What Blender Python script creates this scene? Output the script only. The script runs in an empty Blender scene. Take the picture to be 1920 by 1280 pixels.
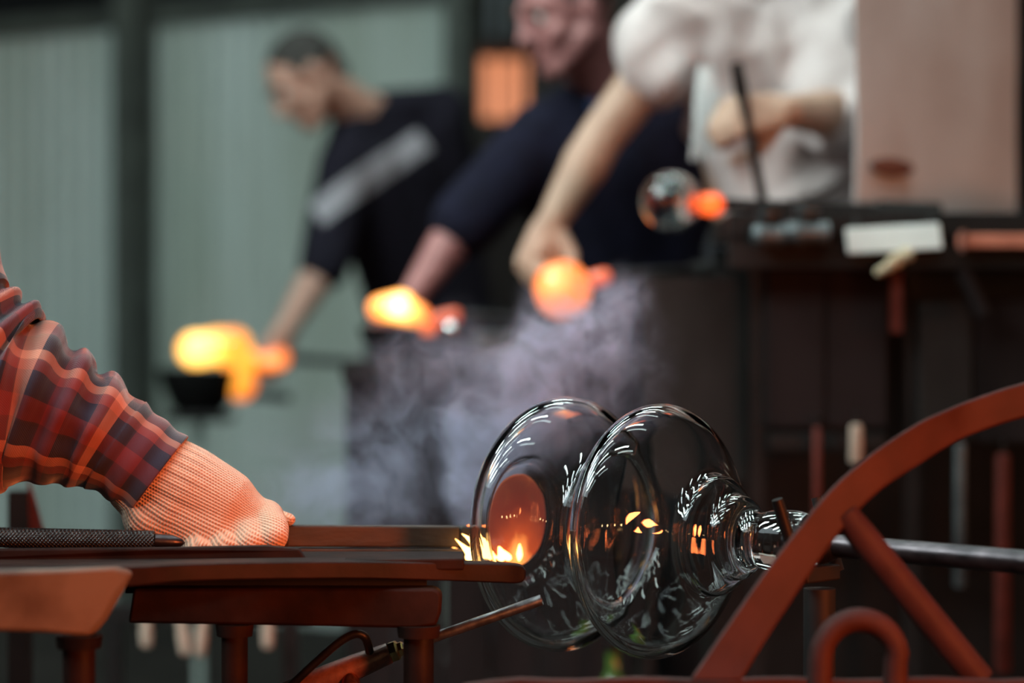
import bpy, bmesh, math, random
import numpy as np
from mathutils import Vector, Matrix, noise

V = Vector
PI = math.pi
scene = bpy.context.scene
COL = scene.collection
FPX = 85.0 / 36.0 * 1920.0
CAMZ = 1.2

# ------------------------------------------------------------------ camera
cam_d = bpy.data.cameras.new('camera')
cam = bpy.data.objects.new('camera', cam_d)
COL.objects.link(cam)
cam.location = (0, 0, CAMZ)
cam.rotation_euler = (PI / 2, 0, 0)
cam_d.lens = 85
cam_d.sensor_width = 36
cam_d.clip_start = 0.05
cam_d.dof.use_dof = True
cam_d.dof.focus_distance = 2.56
cam_d.dof.aperture_fstop = 2.0
scene.camera = cam

# ------------------------------------------------------------------ world, exposure
w = bpy.data.worlds.new('world')
scene.world = w
w.use_nodes = True
w.node_tree.nodes['Background'].inputs[0].default_value = (0.02, 0.025, 0.035, 1)
w.node_tree.nodes['Background'].inputs[1].default_value = 1.0
scene.view_settings.view_transform = 'Standard'
scene.view_settings.look = 'None'
scene.view_settings.exposure = 0.0
scene.view_settings.gamma = 1.0
scene.view_settings.use_curve_mapping = False
scene.cycles.max_bounces = 20
scene.cycles.transmission_bounces = 20
scene.cycles.glossy_bounces = 8
scene.cycles.diffuse_bounces = 3
scene.cycles.volume_bounces = 1
scene.cycles.sample_clamp_indirect = 8.0


def area_light(name, loc, target, sx, sy, power, color, shape='RECTANGLE'):
    d = bpy.data.lights.new(name, 'AREA')
    d.shape = shape
    d.size = sx
    if shape in ('RECTANGLE', 'ELLIPSE'):
        d.size_y = sy
    d.energy = power
    d.color = color
    o = bpy.data.objects.new(name, d)
    COL.objects.link(o)
    o.location = loc
    o.rotation_euler = (V(target) - V(loc)).to_track_quat('-Z', 'Y').to_euler()
    return o


# mouth of the big melting furnace behind the photographer's right shoulder
fg = area_light('furnace_glow', (1.35, 0.9, 1.2), (-0.12, 2.6, 0.99), 0.5, 0.5, 9, (1.0, 0.195, 0.05), 'DISK')
fg.data.spread = math.radians(62)       # the fire sits deep inside its mouth, so it throws a beam
# a second working hole further along the same furnace, nearer the workers
area_light('second_furnace_glow', (2.6, 3.0, 1.3), (0.3, 4.6, 1.5), 0.2, 0.2, 12, (1.0, 0.42, 0.22), 'DISK')
# added cool fill from the upper left; the hall has no window there
area_light('cool_left_fill', (-2.6, 2.2, 2.9), (0.9, 4.6, 1.5), 1.6, 1.0, 14, (0.78, 0.95, 1.0))

FLUO = 46.0     # radiance of the fluorescent tubes


# ------------------------------------------------------------------ helpers
def P(px, py, d):
    return V(((px - 960.0) / FPX * d, d, CAMZ - (py - 640.0) / FPX * d))


def lin(c):
    return tuple(((x / 255.0) / 12.92 if x / 255.0 <= 0.04045 else ((x / 255.0 + 0.055) / 1.055) ** 2.4) for x in c)


def nt(m):
    return m.node_tree.nodes, m.node_tree.links


def mat(name, c1, c2=None, rough=0.6, metal=0.0, scale=30.0, bump=0.0, bscale=None, detail=4.0, stretch=None, spec=0.5,
        sheen=0.0, contrast=(0.35, 0.65)):
    m = bpy.data.materials.new(name)
    m.use_nodes = True
    n, l = nt(m)
    b = n['Principled BSDF']
    b.inputs['Roughness'].default_value = rough
    b.inputs['Metallic'].default_value = metal
    b.inputs['Specular IOR Level'].default_value = spec
    if sheen:
        b.inputs['Sheen Weight'].default_value = sheen
    tc = n.new('ShaderNodeTexCoord')
    mp = n.new('ShaderNodeMapping')
    l.new(tc.outputs['Object'], mp.inputs['Vector'])
    if stretch:
        mp.inputs['Scale'].default_value = stretch
    no = n.new('ShaderNodeTexNoise')
    no.inputs['Scale'].default_value = scale
    no.inputs['Detail'].default_value = detail
    l.new(mp.outputs[0], no.inputs['Vector'])
    r = n.new('ShaderNodeValToRGB')
    c2 = c2 or tuple(x * 0.7 for x in c1)
    r.color_ramp.elements[0].color = (*c2, 1)
    r.color_ramp.elements[1].color = (*c1, 1)
    r.color_ramp.elements[0].position = contrast[0]
    r.color_ramp.elements[1].position = contrast[1]
    l.new(no.outputs[0], r.inputs[0])
    l.new(r.outputs[0], b.inputs['Base Color'])
    if bump:
        n2 = n.new('ShaderNodeTexNoise')
        n2.inputs['Scale'].default_value = bscale or scale * 3
        n2.inputs['Detail'].default_value = 5
        l.new(mp.outputs[0], n2.inputs['Vector'])
        bp = n.new('ShaderNodeBump')
        bp.inputs['Strength'].default_value = bump
        bp.inputs['Distance'].default_value = 0.003
        l.new(n2.outputs[0], bp.inputs['Height'])
        l.new(bp.outputs[0], b.inputs['Normal'])
    return m


def glass_mat(name, color=(1, 1, 1), ior=1.56, rough=0.0):
    m = bpy.data.materials.new(name)
    m.use_nodes = True
    n, l = nt(m)
    b = n['Principled BSDF']
    b.inputs['Base Color'].default_value = (*color, 1)
    b.inputs['Transmission Weight'].default_value = 1.0
    b.inputs['IOR'].default_value = ior
    b.inputs['Roughness'].default_value = rough
    no = n.new('ShaderNodeTexNoise')
    no.inputs['Scale'].default_value = 22
    tc = n.new('ShaderNodeTexCoord')
    l.new(tc.outputs['Object'], no.inputs['Vector'])
    bp = n.new('ShaderNodeBump')
    bp.inputs['Strength'].default_value = 0.04
    bp.inputs['Distance'].default_value = 0.002
    l.new(no.outputs[0], bp.inputs['Height'])
    l.new(bp.outputs[0], b.inputs['Normal'])
    return m


def hot_mat(name, core, R, stops):
    """glowing hot glass: temperature falls off from the hottest spot of the gather (world point core)"""
    m = bpy.data.materials.new(name)
    m.use_nodes = True
    n, l = nt(m)
    b = n['Principled BSDF']
    b.inputs['Base Color'].default_value = (0.4, 0.1, 0.04, 1)
    b.inputs['Roughness'].default_value = 0.08
    geo_ = n.new('ShaderNodeNewGeometry')
    d = n.new('ShaderNodeVectorMath')
    d.operation = 'DISTANCE'
    l.new(geo_.outputs['Position'], d.inputs[0])
    d.inputs[1].default_value = core
    no = n.new('ShaderNodeTexNoise')
    no.inputs['Scale'].default_value = 30
    l.new(geo_.outputs['Position'], no.inputs['Vector'])
    q = n.new('ShaderNodeMath')
    q.operation = 'MULTIPLY_ADD'
    l.new(d.outputs['Value'], q.inputs[0])
    q.inputs[1].default_value = 1.0 / R
    k = n.new('ShaderNodeMath')
    k.operation = 'MULTIPLY_ADD'
    l.new(no.outputs[0], k.inputs[0])
    k.inputs[1].default_value = 0.3
    k.inputs[2].default_value = -0.15
    l.new(k.outputs[0], q.inputs[2])
    r_ = n.new('ShaderNodeValToRGB')
    e = r_.color_ramp.elements
    e[0].position, e[0].color = stops[0][0], (*[x / 5 for x in stops[0][1]], 1)
    e[1].position, e[1].color = stops[-1][0], (*[x / 5 for x in stops[-1][1]], 1)
    for (p, c) in stops[1:-1]:
        z = e.new(p)
        z.color = (*[x / 5 for x in c], 1)
    l.new(q.outputs[0], r_.inputs[0])
    l.new(r_.outputs[0], b.inputs['Emission Color'])
    b.inputs['Emission Strength'].default_value = 5.0
    return m


def root_loc(o):
    while o.parent:
        o = o.parent
    return V(o.location)


def tag(o, label=None, cat=None, group=None, kind=None):
    if label:
        o['label'] = label
    if cat:
        o['category'] = cat
    if group:
        o['group'] = group
    if kind:
        o['kind'] = kind
    return o


def thing(name, label, cat, loc, group=None):
    o = bpy.data.objects.new(name, None)
    COL.objects.link(o)
    o.location = loc
    o.empty_display_size = 0.05
    return tag(o, label, cat, group)


class MB:
    """collects verts and faces (world space)"""

    def __init__(s):
        s.v = []
        s.f = []

    def add(s, vs, fs):
        k = len(s.v)
        s.v += [V(x) for x in vs]
        s.f += [tuple(i + k for i in f) for f in fs]
        return s

    def box(s, c, size, rot=None):
        c = V(c)
        x, y, z = [q / 2 for q in size]
        vs = [V((a * x, b * y, d * z)) for a in (-1, 1) for b in (-1, 1) for d in (-1, 1)]
        if rot is not None:
            vs = [rot @ q for q in vs]
        fs = [(0, 1, 3, 2), (4, 6, 7, 5), (0, 4, 5, 1), (2, 3, 7, 6), (0, 2, 6, 4), (1, 5, 7, 3)]
        return s.add([c + q for q in vs], fs)

    def tube(s, pts, radii, n=14, cap=True, squash=None):
        pts = [V(p) for p in pts]
        if not hasattr(radii, '__len__'):
            radii = [radii] * len(pts)
        rings = []
        t0 = (pts[1] - pts[0]).normalized()
        ref = V((0, 0, 1)) if abs(t0.z) < 0.9 else V((0, 1, 0))
        u = t0.cross(ref).normalized()
        vs = []
        for i, p in enumerate(pts):
            if i == 0:
                t = t0
            elif i == len(pts) - 1:
                t = (pts[i] - pts[i - 1]).normalized()
            else:
                t = ((pts[i] - pts[i - 1]).normalized() + (pts[i + 1] - pts[i]).normalized()).normalized()
            u = (u - t * u.dot(t)).normalized()
            v2 = t.cross(u)
            for k in range(n):
                a = 2 * PI * k / n
                sx, sy = squash or (1, 1)
                vs.append(p + (u * math.cos(a) * sx + v2 * math.sin(a) * sy) * radii[i])
        fs = []
        for i in range(len(pts) - 1):
            for k in range(n):
                a, b = i * n + k, i * n + (k + 1) % n
                fs.append((a, b, b + n, a + n))
        if cap:
            fs.append(tuple(reversed(range(n))))
            fs.append(tuple((len(pts) - 1) * n + k for k in range(n)))
        return s.add(vs, fs)

    def ell(s, c, r, rot=None, nu=20, nv=12):
        c = V(c)
        if not hasattr(r, '__len__'):
            r = (r, r, r)
        vs = [V((0, 0, -r[2]))]
        for j in range(1, nv):
            th = -PI / 2 + PI * j / nv
            for i in range(nu):
                ph = 2 * PI * i / nu
                vs.append(V((r[0] * math.cos(th) * math.cos(ph), r[1] * math.cos(th) * math.sin(ph), r[2] * math.sin(th))))
        vs.append(V((0, 0, r[2])))
        fs = []
        for i in range(nu):
            fs.append((0, 1 + (i + 1) % nu, 1 + i))
        for j in range(nv - 2):
            for i in range(nu):
                a, b = 1 + j * nu + i, 1 + j * nu + (i + 1) % nu
                fs.append((a, b, b + nu, a + nu))
        k = 1 + (nv - 2) * nu
        for i in range(nu):
            fs.append((k + i, k + (i + 1) % nu, len(vs) - 1))
        if rot is not None:
            vs = [rot @ q for q in vs]
        return s.add([c + q for q in vs], fs)

    def cap(s, p0, r0, p1, r1, n=16):
        """tapered capsule"""
        p0, p1 = V(p0), V(p1)
        d = p1 - p0
        L = d.length
        if L < 1e-5:
            return s.ell(p0, max(r0, r1))
        t = d / L
        pts, rad = [], []
        for k in range(1, 6):
            a = -PI / 2 + PI / 2 * k / 5 - (0.0 if k < 5 else 0)
            pts.append(p0 + t * (math.sin(a) * r0))
            rad.append(max(math.cos(a) * r0, r0 * 0.08))
        for k in range(0, 5):
            a = PI / 2 * k / 5
            pts.append(p1 + t * (math.sin(a) * r1))
            rad.append(max(math.cos(a) * r1, r1 * 0.08))
        return s.tube(pts, rad, n)

    def prism(s, outline, depth_vec):
        k = len(outline)
        o = [V(p) for p in outline]
        dv = V(depth_vec)
        vs = o + [p + dv for p in o]
        fs = [tuple(range(k)), tuple(reversed(range(k, 2 * k)))]
        for i in range(k):
            j = (i + 1) % k
            fs.append((i, i + k, j + k, j))
        return s.add(vs, fs)

    def lathe(s, c, axis, prof, n=48, wob=0.0):
        """prof: list of (s along axis, r)"""
        c, a = V(c), V(axis).normalized()
        ref = V((0, 0, 1)) if abs(a.z) < 0.9 else V((1, 0, 0))
        u = ref.cross(a).normalized()
        v2 = a.cross(u)
        vs, idx = [], []
        for (q, r) in prof:
            if r < 1e-6:
                idx.append([len(vs)])
                vs.append(c + a * q)
            else:
                idx.append(list(range(len(vs), len(vs) + n)))
                for k in range(n):
                    an = 2 * PI * k / n
                    rr = r * (1 + wob * noise.noise(V((math.cos(an) * 1.2, math.sin(an) * 1.2, q * 9))))
                    vs.append(c + a * q + (u * math.cos(an) + v2 * math.sin(an)) * rr)
        fs = []
        for A, B in zip(idx[:-1], idx[1:]):
            for k in range(n):
                k2 = (k + 1) % n
                if len(A) == 1 and len(B) == 1:
                    continue
                if len(A) == 1:
                    fs.append((A[0], B[k2], B[k]))
                elif len(B) == 1:
                    fs.append((A[k], A[k2], B[0]))
                else:
                    fs.append((A[k], A[k2], B[k2], B[k]))
        return s.add(vs, fs)


def obj(name, mb, m, parent=None, smooth=True, loc=None, bevel=0.0, label=None, cat=None, group=None, kind=None, recalc=True,
        sharp=0.7):
    if parent is not None:
        org = root_loc(parent)
    else:
        if loc is None:
            xs = [v.x for v in mb.v]
            ys = [v.y for v in mb.v]
            zs = [v.z for v in mb.v]
            loc = V(((min(xs) + max(xs)) / 2, (min(ys) + max(ys)) / 2, min(zs)))
        org = V(loc)
    me = bpy.data.meshes.new(name)
    me.from_pydata([tuple(v - org) for v in mb.v], [], mb.f)
    if recalc:
        bm = bmesh.new()
        bm.from_mesh(me)
        bmesh.ops.recalc_face_normals(bm, faces=bm.faces)
        bm.to_mesh(me)
        bm.free()
    me.materials.append(m)
    if smooth:
        me.polygons.foreach_set('use_smooth', [True] * len(me.polygons))
        me.set_sharp_from_angle(angle=sharp)
    o = bpy.data.objects.new(name, me)
    COL.objects.link(o)
    if parent is not None:
        o.parent = parent
    else:
        o.location = org
    if bevel:
        b = o.modifiers.new('bevel', 'BEVEL')
        b.width = bevel
        b.segments = 2
        b.limit_method = 'ANGLE'
    return tag(o, label, cat, group, kind)


def blob(name, mb, m, parent=None, voxel=0.006, smooth=6, disp=None, **kw):
    """union of overlapping closed shapes -> one continuous smooth surface"""
    o = obj(name, mb, m, parent, **kw)
    r = o.modifiers.new('remesh', 'REMESH')
    r.mode = 'VOXEL'
    r.voxel_size = voxel
    r.use_smooth_shade = True
    if smooth:
        sm = o.modifiers.new('smooth', 'SMOOTH')
        sm.factor = 0.5
        sm.iterations = smooth
    dg = bpy.context.evaluated_depsgraph_get()
    dg.update()
    me = bpy.data.meshes.new_from_object(o.evaluated_get(dg))
    o.modifiers.clear()
    old = o.data
    o.data = me
    bpy.data.meshes.remove(old)
    me.name = name
    if disp:
        org = root_loc(o)
        k = len(me.vertices)
        co = np.empty(k * 3, dtype=np.float32)
        me.vertices.foreach_get('co', co)
        co = co.reshape(-1, 3)
        nr = np.empty(k * 3, dtype=np.float32)
        me.vertices.foreach_get('normal', nr)
        nr = nr.reshape(-1, 3)
        for i in range(k):
            co[i] += nr[i] * disp(V(co[i]) + org)
        me.vertices.foreach_set('co', co.ravel())
        me.update()
    me.polygons.foreach_set('use_smooth', [True] * len(me.polygons))
    return o


def spline(pts, n):
    """Catmull-Rom through tuples"""
    pts = [np.array(p, dtype=float) for p in pts]
    out = []
    q = [2 * pts[0] - pts[1]] + pts + [2 * pts[-1] - pts[-2]]
    for i in range(1, len(q) - 2):
        for k in range(n):
            t = k / n
            p0, p1, p2, p3 = q[i - 1], q[i], q[i + 1], q[i + 2]
            out.append(0.5 * ((2 * p1) + (-p0 + p2) * t + (2 * p0 - 5 * p1 + 4 * p2 - p3) * t * t + (-p0 + 3 * p1 - 3 * p2 + p3) * t ** 3))
    out.append(pts[-1])
    return out


# ------------------------------------------------------------------ materials
M = {}
M['floor'] = mat('sooty_concrete', (0.022, 0.020, 0.019), (0.010, 0.009, 0.009), 0.8, spec=0.1, scale=3, bump=0.3)
M['deck'] = mat('dark_deck_boards', (0.018, 0.014, 0.012), (0.008, 0.006, 0.005), 0.8, spec=0.1, scale=4, bump=0.3)
M['darkwall'] = mat('blackened_wall', (0.014, 0.014, 0.017), (0.006, 0.006, 0.008), 0.8, scale=2)
M['ceiling'] = mat('blackened_roof', (0.012, 0.012, 0.012), (0.006, 0.006, 0.006), 0.9, scale=2)
M['sheet'] = mat('pale_green_sheet', (0.31, 0.345, 0.33), (0.22, 0.245, 0.215), 0.55, scale=1.6, stretch=(1.5, 1.5, 0.35))
M['post'] = mat('dark_green_steel', (0.045, 0.05, 0.042), (0.026, 0.028, 0.024), 0.6, scale=8)
M['iron'] = mat('black_iron', (0.022, 0.018, 0.018), (0.010, 0.008, 0.008), 0.42, metal=0.6, scale=40, bump=0.25)
M['pipe'] = mat('worn_steel_pipe', (0.075, 0.06, 0.066), (0.03, 0.025, 0.028), 0.33, metal=0.9, scale=60, bump=0.15, stretch=(0.3, 1, 1))
M['nozzle'] = mat('grey_steel_tube', (0.2, 0.2, 0.21), (0.1, 0.1, 0.11), 0.4, metal=0.8, scale=90, bump=0.12)
M['red'] = mat('red_lead_painted_steel', (0.038, 0.013, 0.0115), (0.027, 0.009, 0.008), 0.6, scale=24, bump=0.2, spec=0.12)
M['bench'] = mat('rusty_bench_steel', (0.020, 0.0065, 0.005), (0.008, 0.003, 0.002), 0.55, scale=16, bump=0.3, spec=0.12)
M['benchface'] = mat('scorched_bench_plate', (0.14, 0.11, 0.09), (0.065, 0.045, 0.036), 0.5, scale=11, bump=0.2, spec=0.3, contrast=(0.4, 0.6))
M['apron'] = mat('rusty_dark_bench_beam', (0.020, 0.007, 0.005), (0.008, 0.003, 0.0025), 0.65, scale=18, bump=0.3, spec=0.1)
M['plank'] = mat('charred_wood', (0.042, 0.020, 0.013), (0.012, 0.007, 0.005), 0.7, scale=14, stretch=(0.25, 2, 2.5), bump=0.4)
M['char'] = mat('burnt_black_wood', (0.012, 0.009, 0.008), (0.005, 0.004, 0.004), 0.8, scale=40, bump=0.5)
M['block'] = mat('wet_black_block', (0.004, 0.003, 0.003), (0.002, 0.002, 0.002), 0.7, spec=0.08, scale=30)
M['torch'] = mat('dark_torch_body', (0.21, 0.085, 0.06), (0.15, 0.06, 0.045), 0.42, scale=180, bump=0.15, metal=0.2)
M['brass'] = mat('brass', (0.62, 0.47, 0.2), (0.42, 0.3, 0.12), 0.25, metal=1.0, scale=60)
M['skin'] = mat('skin', (0.38, 0.205, 0.15), (0.31, 0.155, 0.115), 0.55, scale=25, bump=0.08)
M['skin_arm'] = mat('tanned_skin', (0.46, 0.28, 0.2), (0.38, 0.22, 0.155), 0.55, scale=25, bump=0.08)
M['skin_red'] = mat('flushed_skin', (0.36, 0.14, 0.13), (0.28, 0.10, 0.095), 0.55, scale=18)
M['hair'] = mat('dark_short_hair', (0.022, 0.018, 0.015), (0.012, 0.010, 0.008), 0.8, scale=120, bump=0.6)
M['hair_brown'] = mat('brown_short_hair', (0.05, 0.032, 0.02), (0.03, 0.018, 0.012), 0.8, scale=120, bump=0.6)
M['hair_grey'] = mat('grey_hair', (0.2, 0.19, 0.18), (0.1, 0.1, 0.1), 0.8, scale=120, bump=0.6)
M['eye'] = mat('eye_white', (0.6, 0.58, 0.55), (0.5, 0.48, 0.45), 0.2)
M['iris'] = mat('dark_iris', (0.02, 0.015, 0.01), (0.01, 0.008, 0.006), 0.2)
M['lip'] = mat('lips', (0.36, 0.11, 0.09), (0.3, 0.09, 0.08), 0.5)
M['navy'] = mat('navy_jersey', (0.011, 0.010, 0.022), (0.008, 0.007, 0.014), 0.9, scale=30, spec=0.1)
M['black_shirt'] = mat('black_jersey', (0.010, 0.008, 0.014), (0.007, 0.006, 0.010), 0.9, scale=30, spec=0.1)
M['blue'] = mat('blue_collar_cloth', (0.035, 0.06, 0.16), (0.025, 0.04, 0.11), 0.85, scale=40)
M['white'] = mat('white_cotton', (0.60, 0.50, 0.49), (0.47, 0.37, 0.355), 0.85, scale=9, bump=0.1)
M['apron_str'] = mat('white_string', (0.6, 0.56, 0.55), (0.5, 0.45, 0.45), 0.9, scale=60)
M['jeans'] = mat('dark_trousers', (0.02, 0.021, 0.028), (0.012, 0.012, 0.016), 0.9, scale=60)
M['shoe'] = mat('black_leather', (0.02, 0.017, 0.015), (0.012, 0.01, 0.01), 0.5)
M['shield'] = mat('stained_white_sheet_metal', (0.64, 0.60, 0.61), (0.53, 0.47, 0.465), 0.5, scale=4.5, bump=0.12, bscale=6)
M['rust'] = mat('brown_rust_stain', (0.22, 0.08, 0.05), (0.15, 0.05, 0.035), 0.7, scale=20)
M['rustpanel'] = mat('sooty_brown_panel', (0.017, 0.0105, 0.0105), (0.007, 0.0045, 0.0045), 0.8, spec=0.1, scale=5, bump=0.3, stretch=(1.4, 1.4, 0.5))
M['greypanel'] = mat('sooty_grey_panel', (0.030, 0.023, 0.022), (0.013, 0.010, 0.009), 0.8, spec=0.1, scale=5, bump=0.3, stretch=(1.4, 1.4, 0.5))
M['darkframe'] = mat('black_frame_steel', (0.010, 0.007, 0.007), (0.005, 0.004, 0.004), 0.6, spec=0.2, scale=14)
M['redstrip'] = mat('red_painted_bar', (0.10, 0.016, 0.011), (0.06, 0.010, 0.007), 0.6, spec=0.2, scale=30)
M['paper'] = mat('pale_tray_metal', (0.62, 0.62, 0.60), (0.5, 0.49, 0.47), 0.55, scale=12)
M['beige'] = mat('beige_cloth', (0.55, 0.45, 0.30), (0.42, 0.33, 0.22), 0.9, scale=40, bump=0.3)
M['handle'] = mat('pale_ash_wood', (0.42, 0.32, 0.26), (0.32, 0.23, 0.18), 0.6, scale=20, stretch=(2, 2, 0.3))
M['greymetal'] = mat('dull_grey_metal', (0.12, 0.13, 0.135), (0.06, 0.065, 0.07), 0.45, metal=0.5, scale=20)
M['orange'] = mat('rust_orange_bar', (0.50, 0.16, 0.10), (0.36, 0.1, 0.06), 0.6, scale=16)
M['firebrick'] = mat('sooty_firebrick', (0.03, 0.022, 0.02), (0.016, 0.012, 0.011), 0.85, scale=14, bump=0.4)
M['stool'] = mat('worn_stool_wood', (0.2, 0.12, 0.07), (0.12, 0.07, 0.04), 0.6, scale=10, stretch=(0.3, 2, 2))
M['housing'] = mat('lamp_housing', (0.4, 0.4, 0.4), (0.3, 0.3, 0.3), 0.5)
M['green'] = glass_mat('green_bottle_glass', (0.2, 0.55, 0.12))
M['glass'] = glass_mat('clear_blown_glass', (0.985, 0.99, 0.985))


def emit(name, col, s):
    m = bpy.data.materials.new(name)
    m.use_nodes = True
    b = m.node_tree.nodes['Principled BSDF']
    b.inputs['Base Color'].default_value = (0, 0, 0, 1)
    b.inputs['Emission Color'].default_value = (*col, 1)
    b.inputs['Emission Strength'].default_value = s
    return m


M['tube'] = emit('fluorescent_tube', (0.80, 1.0, 0.97), FLUO)
M['tube_bright'] = emit('bright_fluorescent_tube', (0.80, 1.0, 0.97), FLUO * 1.6)
M['kiln'] = emit('furnace_fire', (1.0, 0.36, 0.17), 0.88)
M['flame'] = emit('yellow_flame', (1.0, 0.5, 0.13), 9.0)
M['ember'] = emit('ember', (1.0, 0.2, 0.03), 4.0)
M['spark'] = emit('spark', (1.0, 0.4, 0.1), 5.0)
M['hot1'] = hot_mat('yellow_hot_glass', P(372, 650, 5.92), 0.16, [(0.1, (3.4, 2.1, 0.55)), (0.35, (2.3, 1.05, 0.11)), (0.55, (1.7, 0.5, 0.03)), (0.8, (1.5, 0.62, 0.05)), (1.0, (1.3, 0.26, 0.02))])
M['hot1knob'] = hot_mat('orange_hot_glass_knob', P(505, 690, 5.9), 0.06, [(0.1, (2.5, 0.9, 0.25)), (0.9, (1.4, 0.28, 0.04))])
M['hot2'] = hot_mat('white_crowned_hot_glass', P(745, 568, 4.62), 0.09, [(0.15, (5, 3.6, 1.6)), (0.38, (3.4, 1.5, 0.25)), (0.7, (1.5, 0.33, 0.06)), (1.0, (0.9, 0.13, 0.03))])
M['hot3'] = hot_mat('orange_hot_glass', P(1035, 522, 4.12), 0.12, [(0.1, (2.4, 0.95, 0.22)), (0.35, (1.5, 0.36, 0.08)), (0.7, (1.2, 0.30, 0.06)), (1.0, (0.9, 0.12, 0.03))])
M['hotknob'] = hot_mat('red_orange_hot_glass', P(1330, 382, 3.92), 0.03, [(0.1, (2.0, 0.30, 0.05)), (1.0, (1.2, 0.10, 0.02))])
M['hotdull'] = hot_mat('dull_red_hot_glass', P(1125, 520, 4.17), 0.03, [(0.1, (0.9, 0.12, 0.03)), (1.0, (0.55, 0.05, 0.02))])


# ------------------------------------------------------------------ the hall
def struct(name, mb, m, parent=None, **kw):
    return obj(name, mb, m, parent, kind='structure' if parent is None else None, smooth=False, **kw)


struct('floor', MB().box((0, 5.0, -0.05), (10, 16, 0.1)), M['floor'])
struct('ceiling', MB().box((0, 5.0, 5.25), (10, 16, 0.1)), M['ceiling'])
struct('wall_back', MB().box((0, 12.55, 2.6), (10, 0.1, 5.2)), M['darkwall'])
struct('wall_left', MB().box((-4.55, 5.0, 2.6), (0.1, 15, 5.2)), M['darkwall'])
struct('wall_right', MB().box((4.55, 5.0, 2.6), (0.1, 15, 5.2)), M['darkwall'])
struct('wall_front', MB().box((0, -2.55, 2.6), (9, 0.1, 5.2)), M['darkwall'])
# raised working platform the blowers stand on, laid from boards
deck = bpy.data.objects.new('floor_platform', None)
COL.objects.link(deck)
deck.location = (0, 6.8, 0)
tag(deck, kind='structure')
for i in range(30):
    y = 4.05 + i * 0.2
    obj('board', MB().box((0, y, 0.15), (8.6, 0.192, 0.3)), M['deck'], deck, smooth=False)

# pale corrugated partition behind the blowers
WA, WB = V((-0.19, 7.45, 0)), V((-1.77, 8.36, 0))
wd = (WB - WA).normalized()
wn = V((wd.y, -wd.x, 0))
if wn.y > 0:
    wn = -wn
part = bpy.data.objects.new('wall_partition', None)
COL.objects.link(part)
part.location = WA
tag(part, kind='structure')


def corrugated(s0, s1, z0, z1):
    mb = MB()
    k = int((s1 - s0) / 0.012)
    front, back = [], []
    for i in range(k + 1):
        s = s0 + (s1 - s0) * i / k
        q = abs(((s / 0.075) % 1.0) - 0.5) * 2
        h = min(max((q - 0.35) / 0.3, 0), 1) * 0.016
        p = WA + wd * s + wn * h
        front.append(p)
    vs, fs = [], []
    for p in front:
        vs += [p + V((0, 0, z0)), p + V((0, 0, z1)), p - wn * 0.004 + V((0, 0, z0)), p - wn * 0.004 + V((0, 0, z1))]
    for i in range(k):
        a, b = i * 4, i * 4 + 4
        fs += [(a, b, b + 1, a + 1), (a + 2, a + 3, b + 3, b + 2), (a + 1, b + 1, b + 3, a + 3), (a, a + 2, b + 2, b)]
    fs += [(0, 1, 3, 2), (4 * k, 4 * k + 2, 4 * k + 3, 4 * k + 1)]
    return mb.add(vs, fs)


s_post = 1.16
ss = [0.0, 0.55, 1.1, 1.65, 2.2, 2.75, 3.3, 3.85]
for a, b in zip(ss[:-1], ss[1:]):
    obj('sheet', corrugated(a + 0.003, b - 0.003, 0.3, 2.245), M['sheet'], part, smooth=False)
pp = WA + wd * s_post + wn * 0.06
rot = Matrix.Rotation(math.atan2(wd.y, wd.x), 3, 'Z')
tr = MB()
tr.box(pp + V((0, 0, 2.2)), (0.105, 0.012, 3.8), rot).box(pp + wn * 0.08 + V((0, 0, 2.2)), (0.105, 0.012, 3.8), rot)
tr.box(pp + wn * 0.04 + V((0, 0, 2.2)), (0.012, 0.08, 3.8), rot)
struct('trim_1', tr, M['post'])
pe = WA - wd * 0.05 + wn * 0.02
struct('trim_2', MB().box(pe + V((0, 0, 2.2)), (0.07, 0.09, 3.8), rot), M['post'])
tb = WA + wd * 1.9
struct('trim_3', MB().box(tb + V((0, 0, 2.28)), (4.0, 0.08, 0.06), rot), M['post'])

# big melting furnace behind the photographer, with a row of glowing peepholes
mf = thing('melting_furnace', 'big brick melting furnace with a row of glowing peepholes, behind the camera', 'furnace', (1.9, -1.7, 0.0))
obj('body', MB().box((1.9, -1.7, 1.1), (3.4, 1.0, 2.2)), M['firebrick'], mf, smooth=False)
M['peep'] = emit('peephole_glow', (1.0, 0.62, 0.25), 55.0)
for k in range(6):
    px_ = 0.5 + 0.5 * k
    hl = obj('peephole', MB().lathe((px_, -1.2, 1.28), (0, 1, 0), [(0, 0.09), (0.05, 0.09), (0.05, 0.055), (0.0, 0.055), (0, 0.09)], 20), M['iron'], mf)
    obj('fire', MB().lathe((px_, -1.195, 1.28), (0, 1, 0), [(0, 0), (0, 0.055), (0.006, 0.055), (0.006, 0)], 20), M['peep'], hl)

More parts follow.
